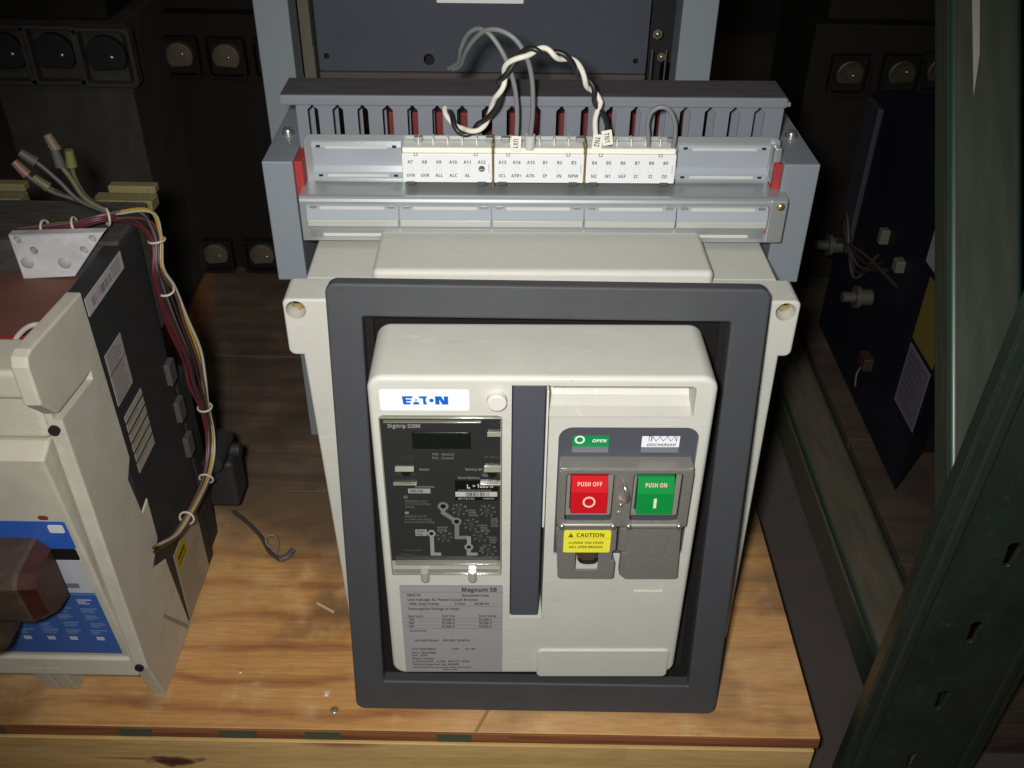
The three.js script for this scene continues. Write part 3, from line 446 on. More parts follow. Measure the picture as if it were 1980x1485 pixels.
// ---------------------------------------------------------------- cassette top: side plates, rail, terminal blocks, wire duct, wires
{
  const t = thing('breaker_cassette', 'blue-grey cassette with galvanised terminal rail and slotted wire duct above the beige breaker', 'cassette', AT, TURN);
  t.rotation.z = 0.003;
  for (const [a, b, bolt] of [[-0.2372, -0.2109, -0.2252], [0.2103, 0.2413, 0.2303]]) {
    const sp = part('side_plate', ext(rr(a, b, 0.3655, 0.4805, 0.0012), -0.30, -0.11, 0.0012, 2), M.cassette, t);
    part('bolt', [cyl(0.0058, 0.004, [bolt, 0.4822, -0.172], 'y', 0.0056, 6), dome(0.0048, 0.8, [bolt, 0.4842, -0.172], 'y')], M.screw, sp);
  }
  for (const [a, b] of [[-0.2108, -0.2035], [0.2035, 0.2102]]) part('red_barrier', bx(a, b, 0.446, 0.479, -0.15, -0.114, 0.0008), M.red, t);
  part('red_barrier', bx(-0.145, 0.148, 0.43, 0.4895, -0.23, -0.206, 0.001), mat([0.15, 0.016, 0.015], 0.65), t);
  part('back_plate', bx(-0.2105, 0.2100, 0.40, 0.4465, -0.206, -0.128, 0.001), M.dark, t);
  // Z-section rail
  const X0 = -0.2058, X1 = 0.2142, rail = part('terminal_rail', prof([[-0.0935, 0.4148], [-0.0935, 0.4515], [-0.0942, 0.4538], [-0.0957, 0.4553], [-0.098, 0.456], [-0.1285, 0.456], [-0.1285, 0.4545], [-0.0985, 0.4545], [-0.0965, 0.4535], [-0.0955, 0.452], [-0.0955, 0.4148]], X0, X1, 0.0003, 1), M.zinc, t);
  part('upper_plate', ext(rr(-0.2035, 0.2095, 0.455, 0.4975, [0.007, 0.007, 0, 0]), -0.1302, -0.1287, 0.0004, 1), M.zinc, rail);
  part('rail_end', bx(0.1985, 0.2142, 0.4148, 0.4555, -0.0955, -0.0915, 0.0018), M.zinc, rail);
  part('slot', [bx(0.1972, 0.1981, 0.4235, 0.449, -0.094, -0.0928, 0)], M.red, rail);
  part('rail_screw', [dome(0.0036, 0.6, [0.2078, 0.4495, -0.0915])], M.brass, rail);
  part('end_flange', bx(0.2028, 0.2094, 0.458, 0.4915, -0.1287, -0.119, 0.002), M.zinc, rail);
  // five marker holders along the front, curved clear-white covers with paper strips
  for (let k = 0; k < 5; k++) {
    const a = -0.1996 + k * 0.0796, b = a + 0.0788, hold = part('marker_holder', prof([[-0.0933, 0.4262], [-0.0915, 0.4285], [-0.0892, 0.4315], [-0.0884, 0.4355], [-0.0888, 0.4385], [-0.0899, 0.4425], [-0.0912, 0.4475], [-0.0933, 0.449]], a, b, 0.0002, 1), M.holder, rail);
    part('paper_strip', bx(a + 0.012, b - 0.012, 0.4455, 0.4485, -0.0914, -0.0906, 0.0002, 1), M.strip, hold);
    part('paper_strip', bx(a + 0.012, b - 0.014, 0.4195, 0.4225, -0.0934, -0.0920, 0.0002, 1), M.strip, hold);
    part('holder_lip', bx(a + 0.0003, b - 0.0003, 0.4308, 0.4372, -0.0895, -0.0876, 0.001, 2), mat([0.42, 0.42, 0.39], 0.3, { clearcoat: 0.6 }), hold);
    part('holder_foot', bx(a + 0.001, b - 0.001, 0.4185, 0.4265, -0.0934, -0.0926, 0.0002, 1), M.zincDark, hold);
    for (const q of [a + 0.006, b - 0.006]) part('clip', bx(q - 0.003, q + 0.003, 0.4466, 0.4492, -0.0916, -0.0904, 0.0003, 1), M.zincDark, hold);
  }
  for (const [a, b] of [[-0.1965, -0.119], [0.1205, 0.2005]]) { // two empty ones on the upper plate
    const hold = part('marker_holder', prof([[-0.1287, 0.459], [-0.1255, 0.459], [-0.1245, 0.4655], [-0.1266, 0.4705], [-0.1258, 0.480], [-0.1248, 0.488], [-0.1262, 0.491], [-0.1287, 0.491]], a, b, 0.0002, 1), M.holder, rail);
    part('paper_strip', bx(a + 0.012, b - 0.012, 0.4865, 0.4892, -0.1262, -0.1244, 0.0002, 1), M.strip, hold); part('paper_strip', bx(a + 0.012, b - 0.012, 0.461, 0.4635, -0.1262, -0.1242, 0.0002, 1), M.strip, hold);
    for (const [q, y] of [[a + 0.006, 0.4885], [b - 0.006, 0.4885], [a + 0.006, 0.462], [b - 0.006, 0.462]]) part('clip', bx(q - 0.0018, q + 0.0018, y - 0.001, y + 0.001, -0.1262, -0.1244, 0.0003, 1), M.dark, hold);
  }
  // terminal blocks
  const rows = [[['A7', 'UVR'], ['A8', 'UVR'], ['A9', 'ALL'], ['A10', 'ALC'], ['A11', 'AL'], ['A12', '']], [['A13', 'ICL'], ['A14', 'ATR+'], ['A15', 'ATR-'], ['B1', 'IP'], ['B2', 'IN'], ['B3', 'NPW']], [['B4', 'N2'], ['B5', 'N1'], ['B6', 'SGF'], ['B7', 'ZC'], ['B8', 'ZI'], ['B9', 'ZO']]];
  rows.forEach((r, k) => {
    const a = -0.1172 + k * 0.0784, b = a + 0.0768;
    const tex = canvasTex(1200, 380, (g, w, h) => {
      g.fillStyle = '#e9ebee'; g.fillRect(0, 0, w, h);
      r.forEach(([p, q], i) => { const x = 100 + i * 194; text(g, p, x, 98, 64, '#4a4c50', { bold: true, sx: 0.95 }); text(g, q, x, 286, 64, '#4a4c50', { bold: true, sx: 0.95 });
        g.strokeStyle = '#d3d7df'; g.lineWidth = 6; g.beginPath(); g.arc(x, 190, 42, 0, 7); g.stroke(); });
      if (k === 0) { g.fillStyle = '#55574f'; g.beginPath(); g.arc(1070, 190, 42, 0, 7); g.fill(); g.fillStyle = '#c8cac4'; g.fillRect(1040, 196, 58, 10); }
      for (let q = 0; q < 9; q++) { g.fillStyle = '#8a8c8e'; g.fillRect(1160, 130 + q * 13, 16, 6); }
    });
    const tb = part('terminal_block', [bx(a, b, 0.4635, 0.4895, -0.1282, -0.1072, 0.001), bx(a, b, 0.4885, 0.4935, -0.1282, -0.1105, 0.0018, 3)], M.cream, t);
    part('terminal_label', sheet(a + 0.0008, b - 0.0008, 0.4642, 0.4886, -0.1073, 0.0006), mat([0.92, 0.92, 0.92], 0.45, { map: tex }), tb);
    for (let i = 0; i < 5; i++) part('divider', bx(a + 0.0135 + i * 0.0124, a + 0.0145 + i * 0.0124, 0.4925, 0.4992, -0.127, -0.118, 0.0003, 1), M.cream, tb);
    for (const q of [a + 0.012, b - 0.014]) part('latch', [bx(q - 0.0016, q - 0.0008, 0.4878, 0.4905, -0.1082, -0.1064, 0.0002, 1), bx(q + 0.0008, q + 0.0016, 0.4878, 0.4905, -0.1082, -0.1064, 0.0002, 1), bx(q - 0.0016, q + 0.0016, 0.4878, 0.4884, -0.1082, -0.1064, 0.0002, 1)], mat([0.3, 0.3, 0.27], 0.5), tb);
    for (const q of [a + 0.007, b - 0.009]) part('foot_clip', bx(q - 0.0036, q + 0.0036, 0.4615, 0.4648, -0.1255, -0.1065, 0.0004, 1), mat([0.07, 0.075, 0.055], 0.5), tb);
    if (k < 2) part('end_clip', bx(b + 0.0002, b + 0.0014, 0.4605, 0.4992, -0.128, -0.1058, 0.0003, 1), M.brass, tb);
    for (const q of k === 0 ? [a + 0.0135, b - 0.002] : [a + 0.0095, b - 0.003]) part('contact', bx(q - 0.0035, q + 0.0035, 0.4948, 0.4985, -0.1265, -0.121, 0.0005, 1), M.zincDark, tb);
  });
  // wire duct: two slotted walls and a lid
  const duct = part('wire_duct', [bx(-0.2222, 0.2128, 0.5232, 0.527, -0.188, -0.142, 0.0012), bx(-0.2222, 0.2128, 0.5185, 0.5265, -0.1438, -0.1418, 0.0008), bx(0.2128, 0.2162, 0.5195, 0.5232, -0.186, -0.142, 0.0008), bx(-0.2222, 0.2128, 0.5185, 0.5265, -0.1895, -0.1875, 0.0008)], M.duct, t, 'slotted grey wire duct with lid');
  part('lid_top', bx(-0.2216, 0.2122, 0.5266, 0.5274, -0.1872, -0.1432, 0.0003, 1), mat([0.085, 0.082, 0.088], 0.8, { map: grime([225, 220, 220], 0.5, 0.04, 141) }), duct, 'darker top of the duct lid');  // thin mottled sheet, darker than the duct walls
  for (const [z, nm] of [[-0.1465, 'front_wall'], [-0.1765, 'back_wall']]) {
    const s = poly([[-0.2098, 0.455], [0.2118, 0.455], [0.2118, 0.5222], [-0.2098, 0.5222]]);
    for (let i = 0; i < 19; i++) { const x = -0.1955 + i * 0.02148, p = new THREE.Path(), hw = 0.0046; p.moveTo(x - hw, 0.462); p.lineTo(x + hw, 0.462); p.lineTo(x + hw, 0.5135); p.lineTo(x + 0.0014, 0.5162); p.lineTo(x + 0.0014, 0.5185); p.lineTo(x - 0.0014, 0.5185); p.lineTo(x - 0.0014, 0.5162); p.lineTo(x - hw, 0.5135); p.closePath(); s.holes.push(p); }
    part(nm, ext(s, z - 0.0009, z + 0.0009), M.duct, duct);
  }
  // grey wires
  const w1 = [[-0.0215, 0.4892, -0.115], [-0.02, 0.5024, -0.113], [-0.0201, 0.5324, -0.11], [-0.0238, 0.5543, -0.108], [-0.0323, 0.5749, -0.108], [-0.0426, 0.5878, -0.112], [-0.051, 0.5895, -0.12], [-0.0596, 0.5826, -0.13], [-0.0667, 0.5656, -0.145], [-0.0696, 0.5503, -0.16], [-0.0785, 0.5402, -0.175]];
  const w2 = [[-0.0092, 0.4893, -0.115], [-0.0082, 0.5029, -0.112], [-0.0068, 0.5288, -0.108], [-0.0084, 0.5558, -0.104], [-0.013, 0.5728, -0.102], [-0.0223, 0.5868, -0.102], [-0.0345, 0.5923, -0.106], [-0.0447, 0.5903, -0.113], [-0.0545, 0.5799, -0.125], [-0.0622, 0.5651, -0.14], [-0.0684, 0.5468, -0.16], [-0.0747, 0.5409, -0.17]];
  const w3 = [[0.0936, 0.4885, -0.116], [0.0914, 0.5044, -0.114], [0.0897, 0.516, -0.112], [0.0919, 0.526, -0.11], [0.0982, 0.5304, -0.109], [0.1052, 0.5287, -0.109], [0.1117, 0.5183, -0.11], [0.1138, 0.5054, -0.112], [0.1134, 0.4891, -0.115]];
  part('grey_wire', tube(w1, 0.00205, 90), M.wireGrey, t); part('grey_wire', tube(w2, 0.00205, 90), M.wireGrey, t); part('grey_wire', tube(w3, 0.0019, 60), M.wireGrey, t, 'short grey loop of wire');
  // black and white twisted pair
  const tp = curve([[-0.083, 0.5142, -0.16], [-0.0775, 0.512, -0.138], [-0.0702, 0.5044, -0.128], [-0.0626, 0.5019, -0.125], [-0.0506, 0.5094, -0.12], [-0.0418, 0.5228, -0.114], [-0.035, 0.5394, -0.108], [-0.0321, 0.5535, -0.104], [-0.0269, 0.566, -0.1], [-0.0172, 0.5752, -0.098], [-0.0059, 0.5794, -0.098], [0.0106, 0.5753, -0.1], [0.0243, 0.5685, -0.104], [0.0318, 0.557, -0.108], [0.0421, 0.5431, -0.112], [0.0473, 0.5316, -0.114]]);
  const N = 260, fr = tp.computeFrenetFrames(N), strand = ph => { const q = []; for (let i = 0; i <= N; i++) { const q0 = i / N, a = ph + (q0 + 0.022 * Math.sin(9 * q0) + 0.012 * Math.sin(27 * q0)) * Math.PI * 2 * 6.3, p = tp.getPointAt(i / N); q.push(p.addScaledVector(fr.normals[i], 0.0023 * Math.cos(a)).addScaledVector(fr.binormals[i], 0.0023 * Math.sin(a))); } return q; };
  const wS = strand(0.6), bS = strand(0.6 + Math.PI);
  for (const p of [[0.0461, 0.5185, -0.116], [0.047, 0.5047, -0.117], [0.0504, 0.4873, -0.118]]) wS.push(V(...p));
  for (const p of [[0.0534, 0.5199, -0.116], [0.0567, 0.5106, -0.117], [0.0582, 0.5026, -0.118], [0.0608, 0.487, -0.119]]) bS.push(V(...p));
  part('twisted_wire', tube(new THREE.CatmullRomCurve3(wS), 0.0023, 420), M.wireWhite, t, 'white wire of the twisted pair'); part('twisted_wire', tube(new THREE.CatmullRomCurve3(bS), 0.0023, 420), M.wireBlack, t, 'black wire of the twisted pair');
  // wire markers
  const tagTex = s => canvasTex(128, 256, (g, w, h) => { g.fillStyle = '#e2e0d2'; g.fillRect(0, 0, w, h); g.translate(w / 2, h / 2); g.rotate(Math.PI / 2); text(g, s, 0, 6, 92, '#3a3a38', { bold: true }); });
  const tag = (x, y, z, s, rot, tilt) => { const g = sheet(-0.0043, 0.0043, -0.0062, 0.0062, 0, 0.0006, 0.0008); g.rotateX(-0.25); g.rotateZ(tilt); g.translate(x, y, z); part('wire_marker', g, mat([0.9, 0.9, 0.88], 0.5, { map: tagTex(s) }), t); };
  tag(-0.0203, 0.4985, -0.1085, 'UX1', 0, -0.05); tag(0.0487, 0.4985, -0.1138, 'TN2', 0, -0.1); tag(0.0567, 0.5028, -0.112, 'TN1', 0, 0.18);
  part('wire_sleeve', cyl(0.0042, 0.0125, [-0.0086, 0.4985, -0.1125], 'y', 0.0046), M.strip, t);
}

// ---------------------------------------------------------------- grey steel cubicle right behind
{
  const t = thing('steel_cubicle', 'blue-grey steel cubicle with two upright posts and dark back panel behind the breaker', 'cabinet', [0.0215, 0, -0.68], TURN);
  part('upright', bx(-0.2842, -0.2488, 0, 0.85, -0.38, -0.34, 0.0015), M.cassette, t); part('upright', bx(0.1477, 0.1842, 0, 0.85, -0.38, -0.34, 0.0015), M.cassette, t);
  const pm = mat([0.05, 0.06, 0.078], 0.6, { map: grime([235, 235, 240], 0.25, 0.03, 41) });
  const s = rr(-0.2345, 0.1245, 0.4655, 0.85, 0.0005); s.holes.push(disc(-0.1137, 0.4785, 0.0062)); s.holes.push(disc(-0.2255, 0.481, 0.0032)); s.holes.push(disc(0.113, 0.479, 0.003));
  part('back_panel', ext(s, -0.403, -0.40), pm, t);
  part('shelf', bx(-0.2345, 0.1245, 0.40, 0.4650, -0.52, -0.395, 0.002), mat([0.07, 0.06, 0.055], 0.8), t);
  part('back_panel', bx(-0.2345, 0.16, 0.4652, 0.85, -0.45, -0.44, 0), M.dark, t);
  part('side_strip', bx(-0.2488, -0.237, 0, 0.85, -0.43, -0.385, 0.001), mat([0.1, 0.095, 0.065], 0.8), t);
  part('side_strip', bx(0.127, 0.149, 0.2, 0.85, -0.46, -0.45, 0.001), M.dark, t);
  for (const [x, y, r] of [[0.1335, 0.5094, 0.0055], [0.140, 0.4851, 0.005], [0.134, 0.56, 0.0045]]) part('bolt', [cyl(r, 0.006, [x, y, -0.398], 'z', r, 6), dome(r * 0.6, 0.7, [x, y, -0.395])], mat([0.3, 0.27, 0.2], 0.35, { metalness: 0.8 }), t);
  for (const x of [0.128, 0.1432, -0.2365]) part('rod', cyl(0.0009, 0.06, [x, 0.466, -0.385], 'y', 0.0009, 8), M.screw, t);
  const lab = canvasTex(256, 64, (g, w, h) => { g.fillStyle = '#dfe2dc'; g.fillRect(0, 0, w, h); });
  part('blank_label', sheet(-0.1035, -0.0115, 0.5385, 0.575, -0.40, 0.001), mat([0.8, 0.8, 0.78], 0.5), t);
}

// ---------------------------------------------------------------- old white breaker at the left
{
  const O = [-0.45, 0, -0.68], t = thing('old_circuit_breaker', 'worn cream and black circuit breaker with blue front label and tied wiring at left edge', 'circuit breaker', O);
  const P = (n, gs, m, par = t, l) => { const g = merged(gs); if (par === t) { } g.translate(-O[0], -O[1], -O[2]); return part(n, g, m, par, l); };
  const slot = new THREE.BoxGeometry(0.012, 0.0085, 0.085); slot.rotateX(-0.09); slot.translate(-0.338, 0.3635, -0.5945);
  P('side_wall', carve(prof([[-0.602, 0], [-0.690, 0], [-0.676, 0.113], [-0.646, 0.130], [-0.672, 0.146], [-0.672, 0.196], [-0.656, 0.193], [-0.648, 0.240], [-0.661, 0.254], [-0.656, 0.424], [-0.566, 0.431], [-0.5585, 0.429], [-0.5555, 0.422], [-0.556, 0.389], [-0.575, 0.367], [-0.585, 0.063]], -0.351, -0.338, 0.002, 3), [[slot]]), M.oldWhite);
  P('slot_hole', cyl(0.004, 0.003, [-0.3425, 0.366, -0.632], 'x'), M.dark);
  P('side_slot', [prof([[-0.684, 0.008], [-0.640, 0.075], [-0.637, 0.073], [-0.680, 0.006]], -0.3382, -0.3374, 0.0003, 1)], mat([0.3, 0.27, 0.22], 0.7));
  P('front_block', [bx(-0.66, -0.3505, 0.341, 0.402, -0.617, -0.5755, 0.006, 4), bx(-0.66, -0.3505, 0.382, 0.4075, -0.617, -0.5700, 0.005, 4)], M.oldWhite);
  P('base_frame', [bx(-0.66, -0.3505, 0.0425, 0.345, -0.665, -0.603, 0.002), bx(-0.66, -0.3505, 0.042, 0.0675, -0.665, -0.5905, 0.003), bx(-0.3535, -0.3505, 0.06, 0.345, -0.62, -0.586, 0.001)], M.oldWhite);
  P('corner_screw', cyl(0.0042, 0.004, [-0.3455, 0.352, -0.5745], 'z'), M.dark); P('corner_screw', cyl(0.004, 0.004, [-0.345, 0.064, -0.5845], 'z'), M.dark);
  // sloping front cover
  const sl = Math.atan2(0.0318, 0.2608);
  P('front_cover', prof([[-0.61, 0.3397], [-0.577, 0.3397], [-0.5608, 0.3325], [-0.592, 0.071], [-0.61, 0.069]], -0.66, -0.3535, 0.0025, 3), M.oldWhite);
  const lab = canvasTex(1024, 768, (g, w, h) => { // lower label, right half in view
    g.fillStyle = '#3f68b2'; g.fillRect(0, 0, w, h); g.fillStyle = '#c9cdd6'; g.fillRect(0, 0, w, 250); text(g, '480V', 760, 44, 34, '#30343c', { bold: true }); g.fillStyle = '#7c808a'; g.fillRect(790, 176, 170, 36);
    g.fillStyle = '#9fb4d8'; g.fillRect(0, 262, w, 4);
    for (let r = 0; r < 6; r++) for (let k = 0; k < 7; k++) { const x = 60 + k * 140 + 12 * (r % 2) + 26 * (rnd() - 0.5), y = 310 + r * 62 + (r < 5 ? 14 * (rnd() - 0.5) : 0); if (r < 5 && rnd() < 0.12) continue; g.fillStyle = (r === 5 || (r === 0 && k % 3 === 0)) ? '#cfd6e6' : '#7f9bcc'; g.fillRect(x, y, r === 5 ? 44 : 60 + 40 * rnd(), r === 5 ? 30 : 9); if (r < 5) { g.fillRect(x, y + 16, 40 + 50 * rnd(), 8); g.fillRect(x, y + 31, 40 + 40 * rnd(), 7); } }
  });
  const onCover = (x0, x1, d0, d1, tex, z = 0.0004) => { const g = sheet(x0, x1, -d1, -d0, z, 0.002); g.rotateX(sl); g.translate(0, 0.3325, -0.5606); return g; };
  P('blue_band', onCover(-0.66, -0.3585, 0.0696, 0.104, null), mat([0.03, 0.12, 0.52], 0.4)); P('band_tab', onCover(-0.3735, -0.361, 0.0735, 0.083, null, 0.0009), mat([0.8, 0.8, 0.8], 0.5));
  P('toggle_slot', onCover(-0.66, -0.3595, 0.1045, 0.119, null), M.black);
  P('rating_label', onCover(-0.525, -0.3605, 0.1195, 0.2595, null), mat([0.9, 0.9, 0.9], 0.45, { map: lab }));
  P('paint_spot', onCover(-0.378, -0.37, 0.0625, 0.0675, null), mat([0.2, 0.05, 0.03], 0.6));
  const hmap = grime([150, 132, 122], 0.4, 0.03, 55), hull = (pts, m, n) => { // box-mapped hull
    const g = new ConvexGeometry(pts.map(p => V(...p))), p = g.attributes.position, u = new Float32Array(p.count * 2); for (let i = 0; i < p.count; i++) { u[2 * i] = p.getX(i) * 9 + p.getZ(i) * 6; u[2 * i + 1] = p.getY(i) * 9 - p.getZ(i) * 6; }
    g.setAttribute('uv', new THREE.BufferAttribute(u, 2)); P(n, g, m); };
  const sec = [[0.243, -0.572], [0.2405, -0.535], [0.2375, -0.5285], [0.231, -0.5245], [0.190, -0.530], [0.184, -0.5335], [0.172, -0.548], [0.166, -0.575]], at = (x, k, cy = 0.205, cz = -0.555) => sec.map(([y, z]) => [x, cy + (y - cy) * k, cz + (z - cz) * k]);
  hull([...at(-0.50, 1), ...at(-0.3905, 1), ...at(-0.3875, 0.95)], mat([0.24, 0.21, 0.185], 0.45, { map: hmap }), 'handle');
  hull([...at(-0.3874, 0.945), ...at(-0.3795, 0.80), ...at(-0.3765, 0.74)], mat([0.15, 0.055, 0.05], 0.45, { map: hmap }), 'handle_end');
  P('handle_tip', new RoundedBoxGeometry(0.05, 0.05, 0.04, 3, 0.012).rotateZ(0.5).translate(-0.447, 0.165, -0.545), mat([0.05, 0.03, 0.02], 0.5));
  for (const [a, b] of [[-0.4555, -0.441], [-0.4385, -0.4245]]) P('foot', prof([[-0.59, 0.052], [-0.603, 0.006], [-0.607, 0], [-0.66, 0], [-0.66, 0.052]], a, b, 0.0015, 2), M.oldWhite);
  // black case with labels
  P('case', [bx(-0.356, -0.3395, 0.004, 0.417, -0.79, -0.6555, 0.002), bx(-0.66, -0.356, 0.004, 0.358, -0.79, -0.6555, 0), bx(-0.66, -0.345, 0.0, 0.22, -0.83, -0.789, 0.002)], M.oldBlack);
  const side = (z0, z1, y0, y1, tex, nm, l, r = 0.0006) => { const g = sheet(0, z0 - z1, y0, y1, 0, r); g.rotateY(Math.PI / 2); g.translate(-0.3394, 0, z0); P(nm, g, mat([0.82, 0.82, 0.82], 0.5, { map: tex }), t, l); };
  const bar = canvasTex(512, 128, (g, w, h) => { g.fillStyle = '#c9c2c4'; g.fillRect(0, 0, w, h); for (let k = 0; k < 60; k++) if (rnd() < 0.6) { g.fillStyle = '#6a6264'; g.fillRect(70 + k * 4.5, 40, 3, 60); } for (let k = 0; k < 4; k++) { g.fillStyle = '#8a8284'; g.fillRect(350, 24 + k * 22, 120, 8); } });
  const txt = canvasTex(256, 384, (g, w, h) => { g.fillStyle = '#b3aca6'; g.fillRect(0, 0, w, h); g.fillStyle = '#3a3634'; g.fillRect(0, 150, w, 6); for (let k = 0; k < 16; k++) { g.fillStyle = '#7d7672'; g.fillRect(18, 18 + k * 23, 120 + 100 * rnd(), 8); } });
  const bands = canvasTex(256, 384, (g, w, h) => { g.fillStyle = '#b4ad9e'; g.fillRect(0, 0, w, h); for (let k = 0; k < 5; k++) { g.fillStyle = '#26221f'; g.fillRect(0, 40 + k * 66, w, 12); g.fillStyle = '#8c8578'; g.fillRect(20, 64 + k * 66, 150, 8); } });
  const warn = canvasTex(512, 512, (g, w, h) => { g.fillStyle = '#b2ab98'; g.fillRect(0, 0, w, h); g.fillStyle = '#c2a818'; g.fillRect(20, 12, 210, 130); g.fillStyle = '#3c3606'; g.fillRect(50, 60, 150, 24); text(g, 'DANGER', 126, 110, 40, '#3c3606', { bold: true }); for (let k = 0; k < 17; k++) { g.fillStyle = '#877f70'; g.fillRect(24, 160 + k * 20, 300 + 150 * rnd(), 7); } });
  side(-0.660, -0.742, 0.399, 0.4155, bar, 'barcode_label', 'white bar code label'); side(-0.667, -0.704, 0.305, 0.357, txt, 'text_label'); side(-0.672, -0.716, 0.226, 0.29, bands, 'text_label'); side(-0.694, -0.770, 0.006, 0.098, warn, 'warning_label', 'large label with a yellow block');
  // top deck behind the front block: red bar, brown sloping insulator, drilled plate
  P('red_bar', bx(-0.66, -0.3515, 0.388, 0.3985, -0.633, -0.6175, 0.001), M.red);
  P('insulator', prof([[-0.617, 0.394], [-0.617, 0.36], [-0.745, 0.36], [-0.745, 0.39]], -0.66, -0.3565), mat([0.17, 0.085, 0.065], 0.7, { map: grime([235, 220, 215], 0.4, 0.04, 61) }));
  P('lever', tube([[-0.383, 0.394, -0.612], [-0.381, 0.402, -0.625], [-0.376, 0.404, -0.638], [-0.368, 0.403, -0.643]], 0.0022, 16), mat([0.5, 0.42, 0.38], 0.6), t, 'small pale lever on the top deck');
  const pz = -0.742, pl = poly([[-0.4279, 0.4314], [-0.3465, 0.4352], [-0.3809, 0.3927], [-0.4265, 0.3893]]);
  for (const [x, y] of [[-0.4214, 0.4271], [-0.3575, 0.4292], [-0.4100, 0.4171], [-0.3673, 0.4184]]) pl.holes.push(disc(x, y, 0.003));
  P('drilled_plate', ext(pl, pz - 0.004, pz + 0.006, 0.001), mat([0.8, 0.8, 0.8], 0.7, { map: grime([215, 215, 218], 0.6, 0.09, 71) }));
  for (const [x, y] of [[-0.4185, 0.4056], [-0.3864, 0.4062]]) P('screw', dome(0.0055, 0.4, [x, y, pz + 0.006]), mat([0.4, 0.4, 0.4], 0.5));
  P('rear_cap', [bx(-0.66, -0.3425, 0.30, 0.4205, -0.83, -0.748, 0.003)], mat([0.075, 0.07, 0.065], 0.8, { map: grime([220, 215, 210], 0.6, 0.05, 81) }));
  for (const [a, b, y] of [[-0.398, -0.341, 0.418], [-0.53, -0.464, 0.418]]) P('terminal_tag', [bx(a, b, y - 0.012, y, -0.855, -0.835, 0.002), bx(a + 0.012, b, y + 0.0, y + 0.008, -0.862, -0.85, 0.002)], mat([0.26, 0.24, 0.13], 0.6, { map: grime([220, 215, 200], 0.9, 0.08, 91) }));
  // rear mechanism below the wiring
  P('rear_bracket', [bx(-0.37, -0.342, 0.06, 0.235, -0.835, -0.80, 0.004), bx(-0.352, -0.315, 0.035, 0.10, -0.875, -0.835, 0.006), cyl(0.011, 0.05, [-0.327, 0.12, -0.835], 'z'), cyl(0.008, 0.016, [-0.317, 0.105, -0.855], 'x')], M.oldBlack);
  for (const [y, z] of [[0.262, -0.782], [0.215, -0.784], [0.168, -0.786]]) P('side_tab', bx(-0.340, -0.334, y - 0.012, y + 0.012, z - 0.008, z + 0.008, 0.001), mat([0.07, 0.07, 0.075], 0.5));
  // wiring harness tied with cable ties
  const path = [[-0.43, 0.424, -0.758], [-0.405, 0.428, -0.756], [-0.378, 0.432, -0.755], [-0.352, 0.437, -0.762], [-0.332, 0.424, -0.787], [-0.326, 0.400, -0.792], [-0.327, 0.375, -0.782], [-0.326, 0.350, -0.788], [-0.325, 0.311, -0.797], [-0.324, 0.262, -0.808], [-0.325, 0.229, -0.812], [-0.325, 0.192, -0.818], [-0.326, 0.153, -0.818], [-0.326, 0.133, -0.806], [-0.327, 0.121, -0.786], [-0.328, 0.121, -0.750], [-0.329, 0.124, -0.722], [-0.331, 0.129, -0.69], [-0.337, 0.146, -0.656]];
  const cols = [[[0.09, 0.014, 0.02], 'dark red wire'], [[0.11, 0.02, 0.022]], [[0.03, 0.022, 0.022]], [[0.4, 0.25, 0.035], 'yellow wire'], [[0.4, 0.41, 0.36], 'white wire'], [[0.10, 0.05, 0.035]], [[0.12, 0.08, 0.1]], [[0.025, 0.02, 0.022]], [[0.08, 0.02, 0.025]]];
  const ang = [3.3, 2.6, 4.2, 0.55, 0.05, 5.2, 1.6, 0, 3.9];
  cols.forEach(([c, l], k) => {
    const q = path.map((p, i) => { const sp = (i === 4 ? 0.009 : i > 6 && i < 11 ? 0.0095 : 0.0045) * (k === 7 ? 0.2 : 0.8 + 0.35 * rnd()), b = ang[k] + 0.03 * i; return [p[0] + sp * 0.75 * Math.cos(b), p[1] + sp * 0.7 * Math.sin(b), p[2] - sp * Math.cos(b) * 0.9]; });
    P('harness_wire', tube(q, 0.0016, 110, 6), mat(c, 0.4), t, l);
  });
  for (const i of [1, 2, 3, 5, 7, 11, 14, 16]) { const p = path[i], d = V(...path[i + 1]).sub(V(...path[i - 1])).normalize(), g = new THREE.TorusGeometry(0.0072, 0.0012, 6, 24); g.applyQuaternion(new THREE.Quaternion().setFromUnitVectors(V(0, 0, 1), d)); g.translate(...p); P('cable_tie', g, mat([0.5, 0.47, 0.38], 0.5)); }
  // loose leads standing up with crimped ends
  const tips = [[[-0.352, 0.440, -0.765], [-0.3676, 0.4566, -0.76], [-0.3749, 0.4797, -0.76], [-0.3779, 0.4932, -0.76], [-0.3814, 0.5043, -0.76]], [[-0.352, 0.440, -0.765], [-0.366, 0.456, -0.762], [-0.371, 0.472, -0.762], [-0.371, 0.483, -0.762], [-0.3705, 0.490, -0.762]], [[-0.355, 0.440, -0.765], [-0.374, 0.4535, -0.76], [-0.3927, 0.4609, -0.76], [-0.407, 0.4723, -0.76], [-0.4132, 0.4813, -0.76]], [[-0.355, 0.440, -0.765], [-0.374, 0.452, -0.762], [-0.386, 0.4575, -0.762], [-0.396, 0.464, -0.762], [-0.4005, 0.468, -0.762]], [[-0.353, 0.440, -0.765], [-0.3705, 0.455, -0.757], [-0.383, 0.472, -0.757], [-0.396, 0.487, -0.757], [-0.4025, 0.492, -0.757]], [[-0.352, 0.441, -0.765], [-0.365, 0.456, -0.758], [-0.372, 0.474, -0.757], [-0.378, 0.487, -0.757], [-0.3785, 0.492, -0.757]]];
